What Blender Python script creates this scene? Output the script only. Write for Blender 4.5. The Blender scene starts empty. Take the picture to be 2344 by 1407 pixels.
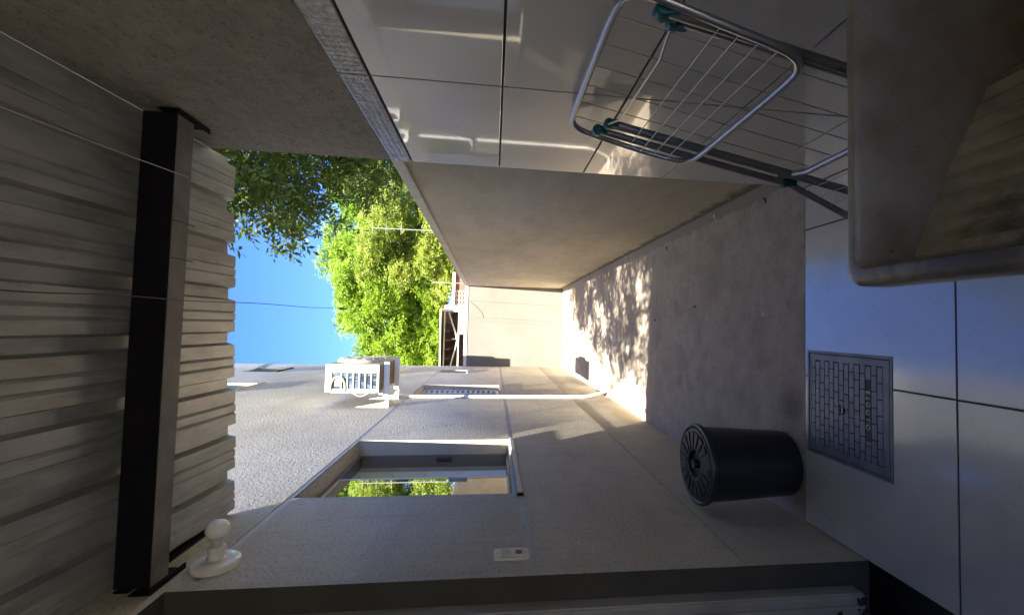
import bpy, bmesh, math, random
import numpy as np
from mathutils import Vector, Matrix
R = math.radians
S = bpy.context.scene
COL = S.collection
random.seed(7); RNG = np.random.default_rng(11)

# ---------------------------------------------------------------- camera (phone turned on its side)
cam = bpy.data.objects.new('camera', bpy.data.cameras.new('camera')); COL.objects.link(cam)
M0 = (0.0229309, -0.1262996, -0.9917271); M1 = (-0.9987637, 0.0408696, -0.0282984); M2 = (0.0441056, 0.9911499, -0.1252062)
cam.matrix_world = Matrix(((M0[0], -M1[0], -M2[0], 0), (M0[1], -M1[1], -M2[1], 0), (M0[2], -M1[2], -M2[2], 1.28), (0, 0, 0, 1)))
cam.data.sensor_width = 36; cam.data.sensor_fit = 'HORIZONTAL'
cam.data.lens = 1057.83 / 2344 * 36
cam.data.shift_x = (1172 - 1263.3) / 2344; cam.data.shift_y = (699.0 - 703.5) / 2344
cam.data.clip_start = 0.02; cam.data.clip_end = 600
S.camera = cam
# ---------------------------------------------------------------- sky, sun, exposure
sdir = Vector((0.036, -0.785, 1.0)).normalized()            # towards the sun
elev = math.asin(sdir.z)
w = bpy.data.worlds.new('World'); S.world = w; w.use_nodes = True
nt = w.node_tree; bg = nt.nodes['Background']
sky = nt.nodes.new('ShaderNodeTexSky'); sky.sky_type = 'NISHITA'; sky.sun_disc = False
sky.sun_elevation = elev; sky.sun_rotation = math.atan2(sdir.x, sdir.y)
sky.air_density = 0.7; sky.dust_density = 0.0; sky.ozone_density = 4.0
hs = nt.nodes.new('ShaderNodeHueSaturation'); hs.inputs['Saturation'].default_value = 1.2
nt.links.new(sky.outputs[0], hs.inputs['Color']); tint = nt.nodes.new('ShaderNodeMix'); tint.data_type = 'RGBA'; tint.blend_type = 'MULTIPLY'; tint.inputs[0].default_value = 1; tint.inputs[7].default_value = (.85, .70, .90, 1)
nt.links.new(hs.outputs[0], tint.inputs[6]); nt.links.new(tint.outputs[2], bg.inputs[0]); bg.inputs[1].default_value = 0.06
sun = bpy.data.objects.new('sun', bpy.data.lights.new('sun', 'SUN')); COL.objects.link(sun)
sun.data.energy = 3.0; sun.data.angle = R(0.5); sun.data.color = (1.0, 0.92, 0.74)
sun.rotation_euler = sdir.to_track_quat('Z', 'Y').to_euler()
S.view_settings.view_transform = 'Standard'; S.view_settings.look = 'None'
S.view_settings.exposure = 3.5; S.view_settings.gamma = 1
S.cycles.max_bounces = 10; S.cycles.diffuse_bounces = 7; S.cycles.transparent_max_bounces = 12

# ---------------------------------------------------------------- materials
def mat(name, col, rough=0.6, metal=0.0, col2=None, scale=5.0, fac=(0.35, 0.65), detail=6, bump=0.0, bscale=60, bdist=0.01,
        spec=0.5, extra=None, coat=0.0, stretch=None):
    m = bpy.data.materials.new(name); m.use_nodes = True
    n, l = m.node_tree.nodes, m.node_tree.links
    p = n['Principled BSDF']; p.inputs['Roughness'].default_value = rough; p.inputs['Metallic'].default_value = metal
    p.inputs['Specular IOR Level'].default_value = spec; p.inputs['Coat Weight'].default_value = coat
    tc = n.new('ShaderNodeTexCoord'); vec = tc.outputs['Object']
    if stretch:
        mp = n.new('ShaderNodeMapping'); mp.inputs['Scale'].default_value = stretch; l.new(vec, mp.inputs[0]); vec = mp.outputs[0]
    c = None
    if col2:
        nz = n.new('ShaderNodeTexNoise'); nz.inputs['Scale'].default_value = scale; nz.inputs['Detail'].default_value = detail
        nz.inputs['Roughness'].default_value = 0.6; l.new(vec, nz.inputs['Vector'])
        mr = n.new('ShaderNodeMapRange'); mr.inputs[1].default_value = fac[0]; mr.inputs[2].default_value = fac[1]; l.new(nz.outputs[0], mr.inputs[0])
        mx = n.new('ShaderNodeMix'); mx.data_type = 'RGBA'; l.new(mr.outputs[0], mx.inputs[0])
        mx.inputs[6].default_value = (*col, 1); mx.inputs[7].default_value = (*col2, 1); c = mx.outputs[2]
    if extra: c = extra(n, l, vec, tc, c, p) or c
    if c is None: p.inputs['Base Color'].default_value = (*col, 1)
    else: l.new(c, p.inputs['Base Color'])
    if bump:
        nb = n.new('ShaderNodeTexNoise'); nb.inputs['Scale'].default_value = bscale; nb.inputs['Detail'].default_value = 5; nb.inputs['Roughness'].default_value = 0.65
        l.new(vec, nb.inputs['Vector'])
        b = n.new('ShaderNodeBump'); b.inputs['Strength'].default_value = bump; b.inputs['Distance'].default_value = bdist
        l.new(nb.outputs[0], b.inputs['Height']); l.new(b.outputs[0], p.inputs['Normal'])
    return m
def blend(n, l, c, col, facsock):
    mx = n.new('ShaderNodeMix'); mx.data_type = 'RGBA'; l.new(facsock, mx.inputs[0])
    if c is not None: l.new(c, mx.inputs[6])
    mx.inputs[7].default_value = (*col, 1); return mx.outputs[2]
def ramp(n, l, sock, a, b):
    mr = n.new('ShaderNodeMapRange'); mr.inputs[1].default_value = a; mr.inputs[2].default_value = b; l.new(sock, mr.inputs[0]); return mr.outputs[0]
def noise(n, l, vec, sc, det=6, rough=0.6, dist=0.0):
    t = n.new('ShaderNodeTexNoise'); t.inputs['Scale'].default_value = sc; t.inputs['Detail'].default_value = det
    t.inputs['Roughness'].default_value = rough; t.inputs['Distortion'].default_value = dist; l.new(vec, t.inputs['Vector']); return t.outputs[0]
def blob(n, l, tc, loc, size, sc=14, wob=0.35):
    """an uneven stain round a point: 1 inside, 0 outside"""
    mp = n.new('ShaderNodeMapping'); mp.vector_type = 'POINT'
    mp.inputs['Location'].default_value = tuple(-loc[i] / size[i] for i in range(3)); mp.inputs['Scale'].default_value = tuple(1 / s for s in size)
    l.new(tc.outputs['Object'], mp.inputs[0])
    ln = n.new('ShaderNodeVectorMath'); ln.operation = 'LENGTH'; l.new(mp.outputs[0], ln.inputs[0])
    nz = noise(n, l, tc.outputs['Object'], sc)
    ma = n.new('ShaderNodeMath'); ma.operation = 'MULTIPLY_ADD'; l.new(nz, ma.inputs[0]); ma.inputs[1].default_value = wob * 2; l.new(ln.outputs['Value'], ma.inputs[2])
    return ramp(n, l, ma.outputs[0], 1.0 + wob, 0.6 + wob * .6)

def speck(n, l, tc, c, sc, lo, hi, k, col, stretch=(1, 1, 1)):
    mp = n.new('ShaderNodeMapping'); mp.inputs['Scale'].default_value = stretch; l.new(tc.outputs['Object'], mp.inputs[0])
    t = ramp(n, l, noise(n, l, mp.outputs[0], sc, 5, .7), lo, hi); m = n.new('ShaderNodeMath'); m.operation = 'MULTIPLY'; l.new(t, m.inputs[0]); m.inputs[1].default_value = k
    return blend(n, l, c, col, m.outputs[0])
def stucco_extra(n, l, vec, tc, c, p):
    c = speck(n, l, tc, c, 95, .50, .66, .42, (0.20, 0.19, 0.17), (1, .8, 1.2))
    c = speck(n, l, tc, c, 3.2, .52, .70, .25, (0.33, 0.31, 0.27), (1, .6, 1.6))
    c = speck(n, l, tc, c, 1.0, .54, .74, .30, (0.28, 0.26, 0.22), (1, 24, 1.3))
    c = speck(n, l, tc, c, 2.0, .60, .72, .25, (0.75, 0.72, 0.66), (1, 9, 1.1))
    f = blob(n, l, tc, (-0.767, 4.0, 0.12), (0.3, 0.55, 0.13), 9, .4)
    m = n.new('ShaderNodeMath'); m.operation = 'MULTIPLY'; l.new(f, m.inputs[0]); m.inputs[1].default_value = 0.55
    c = blend(n, l, c, (0.30, 0.22, 0.10), m.outputs[0])
    f = blob(n, l, tc, (-0.767, 5.2, 0.22), (0.3, 0.5, 0.10), 8, .5)
    m = n.new('ShaderNodeMath'); m.operation = 'MULTIPLY'; l.new(f, m.inputs[0]); m.inputs[1].default_value = 0.35
    return blend(n, l, c, (0.22, 0.20, 0.18), m.outputs[0])
M_stucco = mat('rough_plaster', (0.60, 0.545, 0.45), 0.9, col2=(0.70, 0.64, 0.54), scale=2.2, bump=1.0, bscale=70, bdist=0.016, spec=0.2, stretch=(1, .75, 1), extra=stucco_extra)
M_smooth = mat('smooth_plaster', (0.54, 0.50, 0.42), 0.85, col2=(0.62, 0.58, 0.49), scale=3, bump=0.5, bscale=120, bdist=0.004, spec=0.2, extra=stucco_extra)
M_band = mat('plaster_band', (0.60, 0.585, 0.55), 0.8, col2=(0.50, 0.49, 0.46), scale=9, bump=0.3, bscale=150, bdist=0.003)
M_jamb = mat('jamb_paint', (0.48, 0.44, 0.36), 0.8, col2=(0.42, 0.385, 0.31), scale=6, bump=0.25, bscale=90, bdist=0.003)
M_shadejamb = mat('shaded_jamb', (0.075, 0.072, 0.06), 0.8, col2=(0.055, 0.053, 0.045), scale=5)  # dark copy of the jamb colour, holding the shade of the doorway
def porch_extra(n, l, vec, tc, c, p):
    return speck(n, l, tc, speck(n, l, tc, c, 75, .54, .66, .6, (0.13, 0.12, 0.10), (1, 1, 1.9)), tc and 2.5 or 0, .5, .7, .3, (0.22, 0.20, 0.16))
M_porchwall = mat('porch_plaster', (0.50, 0.46, 0.385), 0.9, col2=(0.37, 0.34, 0.28), scale=22, fac=(.35, .75), bump=0.9, bscale=110, bdist=0.008, spec=.2, stretch=(1, 1, 1.5), extra=porch_extra)
def garden_extra(n, l, vec, tc, c, p):
    c = speck(n, l, tc, c, 55, .52, .68, .28, (0.24, 0.21, 0.16), (1, .7, 2.6))
    c = speck(n, l, tc, c, 1.6, .50, .66, .35, (0.36, 0.32, 0.25), (1, .6, 1.3))
    c = speck(n, l, tc, c, 6, .58, .66, .16, (0.66, 0.60, 0.48), (1, 3.0, .5))
    sx = n.new('ShaderNodeSeparateXYZ'); l.new(tc.outputs['Object'], sx.inputs[0])
    nz = noise(n, l, tc.outputs['Object'], 7, 6)
    ma = n.new('ShaderNodeMath'); ma.operation = 'MULTIPLY_ADD'; l.new(nz, ma.inputs[0]); ma.inputs[1].default_value = -0.16; l.new(sx.outputs[2], ma.inputs[2])
    f = ramp(n, l, ma.outputs[0], -0.01, -0.05)
    return blend(n, l, c, (0.20, 0.19, 0.15), f)
M_garden = mat('garden_wall_plaster', (0.56, 0.50, 0.385), 0.9, col2=(0.44, 0.385, 0.29), scale=2.2, fac=(.3, .7), bump=0.8, bscale=90, bdist=0.006, spec=.2, stretch=(1, 1, 3), extra=garden_extra)
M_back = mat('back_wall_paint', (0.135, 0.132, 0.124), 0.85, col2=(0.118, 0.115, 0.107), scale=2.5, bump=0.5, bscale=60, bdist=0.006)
M_coping = mat('coping_paint', (0.55, 0.50, 0.42), 0.6, col2=(0.46, 0.42, 0.35), scale=6)
def concrete_extra(n, l, vec, tc, c, p):
    o = tc.outputs['Object']
    c = speck(n, l, tc, c, 4.5, .50, .64, .45, (0.30, 0.225, 0.205))
    c = speck(n, l, tc, c, 30, .56, .66, .45, (0.24, 0.19, 0.165))
    c = speck(n, l, tc, c, 120, .60, .66, .6, (0.55, 0.49, 0.42))
    f = ramp(n, l, noise(n, l, o, 1.1, 4), 0.48, 0.68); m = n.new('ShaderNodeMath'); m.operation = 'MULTIPLY'; l.new(f, m.inputs[0]); m.inputs[1].default_value = .6
    c = blend(n, l, c, (0.30, 0.245, 0.185), m.outputs[0])
    v = n.new('ShaderNodeTexVoronoi'); v.inputs['Scale'].default_value = 42; v.inputs['Randomness'].default_value = 1; l.new(o, v.inputs['Vector'])
    g = ramp(n, l, v.outputs['Distance'], 0.13, 0.06); k = ramp(n, l, noise(n, l, o, 9, 2), .5, .62)
    m = n.new('ShaderNodeMath'); m.operation = 'MULTIPLY'; l.new(g, m.inputs[0]); l.new(k, m.inputs[1])
    c = blend(n, l, c, (0.10, 0.075, 0.07), m.outputs[0])
    # mortar smears along the foot of the garden wall
    sx = n.new('ShaderNodeSeparateXYZ'); l.new(o, sx.inputs[0])
    nz = noise(n, l, o, 6, 8, .7)
    ma = n.new('ShaderNodeMath'); ma.operation = 'MULTIPLY_ADD'; l.new(nz, ma.inputs[0]); ma.inputs[1].default_value = 0.19; l.new(sx.outputs[0], ma.inputs[2])
    f = ramp(n, l, ma.outputs[0], 0.725, 0.735)
    my = ramp(n, l, sx.outputs[1], 4.5, 3.0); m = n.new('ShaderNodeMath'); m.operation = 'MULTIPLY'; l.new(f, m.inputs[0]); l.new(my, m.inputs[1])
    c = blend(n, l, c, (0.33, 0.29, 0.23), m.outputs[0])
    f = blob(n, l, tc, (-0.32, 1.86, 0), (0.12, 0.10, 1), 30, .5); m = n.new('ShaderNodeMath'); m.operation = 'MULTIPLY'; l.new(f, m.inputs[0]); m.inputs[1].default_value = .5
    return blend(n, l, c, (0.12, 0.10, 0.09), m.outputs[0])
M_conc = mat('yard_concrete', (0.40, 0.34, 0.285), 0.85, col2=(0.51, 0.44, 0.37), scale=11, fac=(.3, .72), detail=10, bump=0.5, bscale=70, bdist=0.004, spec=.3, extra=concrete_extra)
M_patio = mat('bounce_patio', (0.55, 0.50, 0.43), 0.9, col2=(0.48, 0.43, 0.36), scale=4)
M_screw = mat('galvanised_screw', (.45, .44, .40), .4, metal=.7)
M_earth = mat('earth', (0.12, 0.10, 0.06), 0.95, col2=(0.07, 0.09, 0.03), scale=2)
def ftile_extra(n, l, vec, tc, c, p):
    c = speck(n, l, tc, c, 3.5, .52, .68, .25, (0.36, 0.35, 0.33))
    return speck(n, l, tc, c, 38, .68, .73, .5, (0.22, 0.21, 0.19))
M_ftile = mat('porcelain_floor_tile', (0.62, 0.62, 0.60), 0.25, col2=(0.57, 0.57, 0.55), scale=5, bump=0.06, bscale=14, bdist=0.004, spec=.6, coat=1.0, extra=ftile_extra)
M_ftile.node_tree.nodes['Principled BSDF'].inputs['Coat IOR'].default_value = 2.0; M_ftile.node_tree.nodes['Principled BSDF'].inputs['Coat Roughness'].default_value = 0.12
M_grout = mat('grout', (0.13, 0.12, 0.11), 0.9, col2=(0.08, 0.075, 0.07), scale=30)
M_wgrout = mat('wall_grout', (0.09, 0.07, 0.055), 0.9)
M_wtile = mat('glazed_wall_tile', (0.66, 0.64, 0.59), 0.3, col2=(0.62, 0.60, 0.55), scale=2, bump=0.09, bscale=7, bdist=0.006, spec=.6, coat=1.0)
M_wtile.node_tree.nodes['Principled BSDF'].inputs['Coat IOR'].default_value = 1.75; M_wtile.node_tree.nodes['Principled BSDF'].inputs['Coat Roughness'].default_value = 0.03
M_mosaic = mat('mosaic_border', (0.74, 0.73, 0.69), 0.2, col2=(0.58, 0.57, 0.54), scale=35, fac=(.45, .55), spec=.7)
def roof_extra(n, l, vec, tc, c, p):
    o = tc.outputs['Object']
    t = ramp(n, l, noise(n, l, o, 17, 8, .75), .60, .70); m = n.new('ShaderNodeMath'); m.operation = 'MULTIPLY'; l.new(t, m.inputs[0]); m.inputs[1].default_value = .45
    c = blend(n, l, c, (0.16, 0.14, 0.11), m.outputs[0])
    mp = n.new('ShaderNodeMapping'); mp.inputs['Scale'].default_value = (14, .8, 1); l.new(o, mp.inputs[0])
    t = ramp(n, l, noise(n, l, mp.outputs[0], 3, 4), .55, .72); m = n.new('ShaderNodeMath'); m.operation = 'MULTIPLY'; l.new(t, m.inputs[0]); m.inputs[1].default_value = .35
    return blend(n, l, c, (0.20, 0.18, 0.14), m.outputs[0])
M_roof = mat('galvanised_sheet', (0.44, 0.44, 0.42), 0.38, metal=0.45, col2=(0.23, 0.23, 0.215), scale=9, fac=(.40, .78), bump=0.05, bscale=14, bdist=0.006, stretch=(1.6, .5, 1), extra=roof_extra)
M_beam = mat('shade_dark_steel', (0.006, 0.0055, 0.009), 0.6, col2=(0.009, 0.009, 0.013), scale=16, fac=(.5, .75), spec=.15)  # near black carries the porch shade on the near face of the beam
M_beamlow = mat('floor_lit_beam_face', (0.20, 0.185, 0.165), 0.6, col2=(0.13, 0.12, 0.11), scale=12)  # paler copy of the beam colour: light from the floor painted on its underside
M_rust = mat('rusty_steel', (0.03, 0.022, 0.02), 0.85, col2=(0.09, 0.035, 0.02), scale=25, fac=(.5, .7))
M_white = mat('white_paint', (0.66, 0.66, 0.65), 0.5)
M_whitedoor = mat('white_aluminium_door', (0.42, 0.42, 0.38), 0.45, col2=(0.33, 0.32, 0.29), scale=4)
M_acw = mat('cream_plastic', (0.40, 0.38, 0.31), 0.5, col2=(0.34, 0.32, 0.26), scale=8)
M_coil = mat('coil_fins', (0.02, 0.03, 0.05), 0.35, metal=.5, col2=(0.14, 0.19, 0.27), scale=6, fac=(.45, .62), stretch=(9, 2, 1.5))
M_pan = mat('rusty_base_pan', (0.20, 0.14, 0.10), 0.7, col2=(0.30, 0.24, 0.18), scale=20)
M_pvc = mat('white_pvc', (0.82, 0.82, 0.80), 0.4)
M_black = mat('black_plastic', (0.020, 0.0205, 0.022), 0.30, col2=(0.028, 0.028, 0.030), scale=6, bump=.05, bscale=200, bdist=.001, spec=.45)
M_blackslab = mat('near_black_floor', (0.012, 0.012, 0.015), 0.25)
def iron_extra(n, l, vec, tc, c, p):
    v = n.new('ShaderNodeTexNoise'); v.inputs['Scale'].default_value = 150; l.new(tc.outputs['Object'], v.inputs['Vector'])
    f = ramp(n, l, v.outputs[0], .62, .72); m = n.new('ShaderNodeMath'); m.operation = 'MULTIPLY'; l.new(f, m.inputs[0]); m.inputs[1].default_value = .5
    return blend(n, l, c, (0.16, 0.10, 0.075), m.outputs[0])
M_iron = mat('cast_iron', (0.17, 0.17, 0.20), 0.40, metal=.3, col2=(0.24, 0.235, 0.255), scale=12, bump=.5, bscale=260, bdist=.0015, extra=iron_extra)
M_ironlow = mat('recess_shade_iron', (0.010, 0.009, 0.012), 0.8)  # near black between the raised bricks: recess shade put into the colour
M_ironworn = mat('worn_iron_letters', (0.62, 0.60, 0.55), 0.45, metal=.2, col2=(0.30, 0.29, 0.28), scale=90, fac=(.5, .6))
M_alu = mat('anodised_tube', (0.40, 0.42, 0.46), 0.28, metal=0.85)
M_tubeg = mat('grey_painted_tube', (0.27, 0.28, 0.30), 0.35, metal=0.45, col2=(0.22, 0.23, 0.25), scale=20)
M_wire = mat('coated_wire', (0.45, 0.45, 0.47), 0.35, metal=.7)
M_teal = mat('teal_plastic', (0.012, 0.13, 0.14), 0.3)
def sink_extra(n, l, vec, tc, c, p):
    o = tc.outputs['Object']
    f = blob(n, l, tc, (0.11, 0.33, 0.74), (0.11, 0.17, 0.25), 24, .8)
    c = blend(n, l, c, (0.04, 0.04, 0.045), f)
    f = blob(n, l, tc, (0.10, 0.44, 0.80), (0.05, 0.12, 0.03), 40, .8); c = blend(n, l, c, (0.10, 0.10, 0.12), f)
    t = ramp(n, l, noise(n, l, o, 40, 6, .7), .66, .72)
    c = blend(n, l, c, (0.06, 0.05, 0.045), t)
    return c
M_sink = mat('stained_synthetic_marble', (0.42, 0.39, 0.30), 0.3, col2=(0.26, 0.19, 0.14), scale=7, fac=(.35, .7), bump=.1, bscale=40, bdist=.003, extra=sink_extra)
M_wash = mat('washboard_marble', (0.60, 0.57, 0.44), 0.25, col2=(0.38, 0.35, 0.26), scale=9, bump=.1, bscale=40, bdist=.003, extra=sink_extra)
M_bulb = mat('opal_bulb', (0.86, 0.85, 0.83), 0.25); M_cer = mat('white_ceramic', (0.74, 0.72, 0.68), 0.15)
M_ivory = mat('ivory_plastic', (0.72, 0.69, 0.58), 0.35); M_sock = mat('socket_dark', (0.05, 0.035, 0.03), 0.5); M_gray = mat('grey_plastic', (0.45, 0.45, 0.46), .4)
M_winfr = mat('bronze_frame', (0.16, 0.14, 0.12), 0.4, metal=.4); M_winlt = mat('aluminium_frame', (0.42, 0.42, 0.40), 0.35, metal=.6)
M_dtile = mat('indoor_wall_tile', (0.68, 0.70, 0.70), 0.25); M_inner = mat('indoor_paint', (0.6, 0.58, 0.55), 0.9)
M_shutter = mat('grey_louvre', (0.45, 0.45, 0.45), 0.5)
M_wood = mat('dark_timber', (0.10, 0.065, 0.05), 0.8, col2=(0.16, 0.10, 0.07), scale=8, stretch=(1, 1, 8)); M_lattice = mat('pale_timber', (0.55, 0.48, 0.40), 0.7)
M_cream = mat('cream_render', (0.74, 0.70, 0.58), 0.85, col2=(0.66, 0.61, 0.50), scale=2)
M_brick = mat('brick', (0.40, 0.16, 0.09), 0.9, col2=(0.30, 0.11, 0.06), scale=12)
M_bark = mat('bark', (0.10, 0.075, 0.06), 0.95, col2=(0.05, 0.04, 0.03), scale=20, bump=.5, bscale=40)
M_cable = mat('cable', (0.03, 0.03, 0.05), 0.6); M_litewire = mat('bare_wire', (0.35, 0.34, 0.33), 0.4, metal=.5)
M_debw = mat('pale_chip', (0.72, 0.70, 0.66), 0.7); M_debd = mat('dry_leaf', (0.05, 0.035, 0.025), 0.9)
def leafmat(name, a, b, tr):
    m = bpy.data.materials.new(name); m.use_nodes = True; n, l = m.node_tree.nodes, m.node_tree.links
    p = n['Principled BSDF']; out = n['Material Output']
    g = n.new('ShaderNodeNewGeometry'); mx = n.new('ShaderNodeMix'); mx.data_type = 'RGBA'
    l.new(g.outputs['Random Per Island'], mx.inputs[0]); mx.inputs[6].default_value = (*a, 1); mx.inputs[7].default_value = (*b, 1)
    l.new(mx.outputs[2], p.inputs['Base Color']); p.inputs['Roughness'].default_value = 0.5; p.inputs['Specular IOR Level'].default_value = .3
    t = n.new('ShaderNodeBsdfTranslucent'); hs = n.new('ShaderNodeHueSaturation'); hs.inputs['Value'].default_value = 1.6; l.new(mx.outputs[2], hs.inputs['Color']); l.new(hs.outputs[0], t.inputs[0])
    ms = n.new('ShaderNodeMixShader'); ms.inputs[0].default_value = tr; l.new(p.outputs[0], ms.inputs[1]); l.new(t.outputs[0], ms.inputs[2]); l.new(ms.outputs[0], out.inputs[0])
    return m
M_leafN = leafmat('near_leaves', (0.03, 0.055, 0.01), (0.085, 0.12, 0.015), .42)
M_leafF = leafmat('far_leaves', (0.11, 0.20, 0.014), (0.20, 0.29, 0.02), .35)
M_leafF2 = leafmat('far_leaves_yellow', (0.13, 0.18, 0.02), (0.21, 0.25, 0.035), .35)
def glassmat(name, refl, tint):
    m = bpy.data.materials.new(name); m.use_nodes = True; n, l = m.node_tree.nodes, m.node_tree.links
    out = n['Material Output']; n.remove(n['Principled BSDF'])
    g = n.new('ShaderNodeBsdfGlossy'); g.inputs['Roughness'].default_value = 0.01; g.inputs[0].default_value = (.95, .97, .95, 1)
    t = n.new('ShaderNodeBsdfTransparent'); t.inputs[0].default_value = (*tint, 1)
    ms = n.new('ShaderNodeMixShader'); ms.inputs[0].default_value = refl
    l.new(t.outputs[0], ms.inputs[1]); l.new(g.outputs[0], ms.inputs[2]); l.new(ms.outputs[0], out.inputs[0]); return m
M_glass = glassmat('mirror_film_glass', .72, (.3, .3, .3)); M_glassp = glassmat('pale_glass', .35, (.75, .85, .9))

# ---------------------------------------------------------------- mesh helpers
class MB:
    def __init__(s): s.v = []; s.f = []; s.mi = []; s.cur = 0
    def add(s, vs, fs):
        b = len(s.v); s.v += [tuple(v) for v in vs]; s.f += [tuple(b + i for i in f) for f in fs]; s.mi += [s.cur] * len(fs); return s
    def box(s, x0, x1, y0, y1, z0, z1):
        x0, x1 = min(x0, x1), max(x0, x1); y0, y1 = min(y0, y1), max(y0, y1); z0, z1 = min(z0, z1), max(z0, z1)
        return s.add([(x0,y0,z0),(x1,y0,z0),(x1,y1,z0),(x0,y1,z0),(x0,y0,z1),(x1,y0,z1),(x1,y1,z1),(x0,y1,z1)],
                     [(0,3,2,1),(4,5,6,7),(0,1,5,4),(1,2,6,5),(2,3,7,6),(3,0,4,7)])
    def prism(s, poly, a, b, axis):
        """poly: 2-D outline in the two other axes, extruded along axis from a to b"""
        def P(u, v, t): return {0: (t, u, v), 1: (u, t, v), 2: (u, v, t)}[axis]
        n = len(poly); vs = [P(u, v, a) for u, v in poly] + [P(u, v, b) for u, v in poly]
        return s.add(vs, [tuple(range(n))[::-1], tuple(range(n, 2 * n))] + [(i, (i + 1) % n, n + (i + 1) % n, n + i) for i in range(n)])
    def tube(s, pts, r, k=10, closed=False):
        pts = [Vector(p) for p in pts]; n = len(pts); rs = r if isinstance(r, (list, tuple)) else [r] * n; vs = []; u = None
        for i, p in enumerate(pts):
            a = pts[(i - 1) % n] if (closed or i) else p; b = pts[(i + 1) % n] if (closed or i < n - 1) else p
            t = (b - a).normalized()
            if u is None: u = t.cross(Vector((0.3, 0.2, 1)).normalized()); u = u.normalized() if u.length > 1e-4 else Vector((1, 0, 0))
            u = (u - t * u.dot(t)).normalized(); v = t.cross(u)
            for j in range(k):
                q = 2 * math.pi * j / k; vs.append(p + (u * math.cos(q) + v * math.sin(q)) * rs[i])
        fs = [(i * k + j, i * k + (j + 1) % k, ((i + 1) % n) * k + (j + 1) % k, ((i + 1) % n) * k + j) for i in range(n if closed else n - 1) for j in range(k)]
        if not closed: fs += [tuple(range(k))[::-1], tuple((n - 1) * k + j for j in range(k))]
        return s.add(vs, fs)
    def lathe(s, prof, origin, axis, k=40, cap=True):
        """prof: (radius, height) pairs along axis"""
        ax = Vector(axis).normalized(); u = ax.cross(Vector((0, 0, 1)) if abs(ax.z) < .9 else Vector((1, 0, 0))).normalized(); v = ax.cross(u); o = Vector(origin); vs = []
        for r, h in prof:
            for j in range(k):
                q = 2 * math.pi * j / k; vs.append(o + ax * h + (u * math.cos(q) + v * math.sin(q)) * max(r, 1e-4))
        n = len(prof); fs = [(i * k + j, i * k + (j + 1) % k, (i + 1) * k + (j + 1) % k, (i + 1) * k + j) for i in range(n - 1) for j in range(k)]
        if cap: fs += [tuple(range(k))[::-1], tuple((n - 1) * k + j for j in range(k))]
        return s.add(vs, fs)
    def build(s, name, mats, parent=None, bevel=0, smooth=False, seg=2, sub=0):
        me = bpy.data.meshes.new(name); me.from_pydata(s.v, [], s.f)
        mats = mats if isinstance(mats, (list, tuple)) else [mats]
        for m in mats: me.materials.append(m)
        if len(mats) > 1: me.polygons.foreach_set('material_index', s.mi)
        bm = bmesh.new(); bm.from_mesh(me); bmesh.ops.recalc_face_normals(bm, faces=bm.faces); bm.to_mesh(me); bm.free()
        o = bpy.data.objects.new(name, me); COL.objects.link(o)
        if parent is not None: o.parent = parent; o.matrix_parent_inverse = Matrix.Translation(-world_loc(parent))
        if bevel:
            b = o.modifiers.new('b', 'BEVEL'); b.width = bevel; b.segments = seg; b.limit_method = 'ANGLE'; b.angle_limit = R(35)
        if smooth: me.polygons.foreach_set('use_smooth', [True] * len(me.polygons)); me.set_sharp_from_angle(angle=R(40))
        return o
def world_loc(o):
    l = Vector(o.location)
    return l if o.type == 'EMPTY' else Vector((0, 0, 0))
def tag(o, label=None, cat=None, group=None, kind=None):
    if label: o['label'] = label
    if cat: o['category'] = cat
    if group: o['group'] = group
    if kind: o['kind'] = kind
    return o
def thing(name, loc, label, cat, group=None):
    o = bpy.data.objects.new(name, None); o.location = loc; o.empty_display_size = .1; COL.objects.link(o); return tag(o, label, cat, group)
def struct(o): o['kind'] = 'structure'; return o

XL, XR, XG, Y1, YB = -0.767, 0.603, 0.706, 1.763, 8.575

# ---------------------------------------------------------------- ground and floors
def sheet(name, m, x0, x1, y0, y1, z): 
    b = MB(); b.add([(x0, y0, z), (x1, y0, z), (x1, y1, z), (x0, y1, z)], [(0, 1, 2, 3)]); return struct(b.build(name, m))
sheet('ground', M_earth, -220, 220, -220, 320, -0.06)
b = MB(); b.box(XL - .02, XG + .02, Y1 + .004, YB + .02, -0.05, 0.0); struct(b.build('yard_floor', M_conc))
xs = [-0.179 + 0.6 * k for k in range(-1, 3)]; ys = [1.137 - 0.6 * k for k in range(0, 7)]
b = MB(); b.cur = 1; b.box(XL, XR + .1, -2.6, Y1, -0.05, -0.003)
xe = [XL] + [x for x in xs if XL < x < XR] + [XR]; ye = [Y1] + ys + [-2.6]
b.cur = 0; g = .0032
hx0, hx1, hy0, hy1 = -0.4785, -0.0735, 1.3435, 1.7495                      # the cover's opening
def tilebox(x0, x1, y0, y1):
    b.box(x0, x1, y0, y1, -0.012, 0.0)
for i in range(len(xe) - 1):
    for j in range(len(ye) - 1):
        x0, x1 = xe[i] + g, xe[i + 1] - g; y0, y1 = ye[j + 1] + g, ye[j] - (0 if j == 0 else g)
        if y0 > y1: continue
        if x0 < hx1 and x1 > hx0 and y0 < hy1 and y1 > hy0:
            ax, bx = max(x0, hx0), min(x1, hx1)
            if x0 < ax: tilebox(x0, ax, y0, y1)
            if bx < x1: tilebox(bx, x1, y0, y1)
            tilebox(ax, bx, y0, hy0)
            if hy1 < y1: tilebox(ax, bx, hy1, y1)
        else: tilebox(x0, x1, y0, y1)
struct(b.build('porch_floor', [M_ftile, M_grout]))

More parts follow.
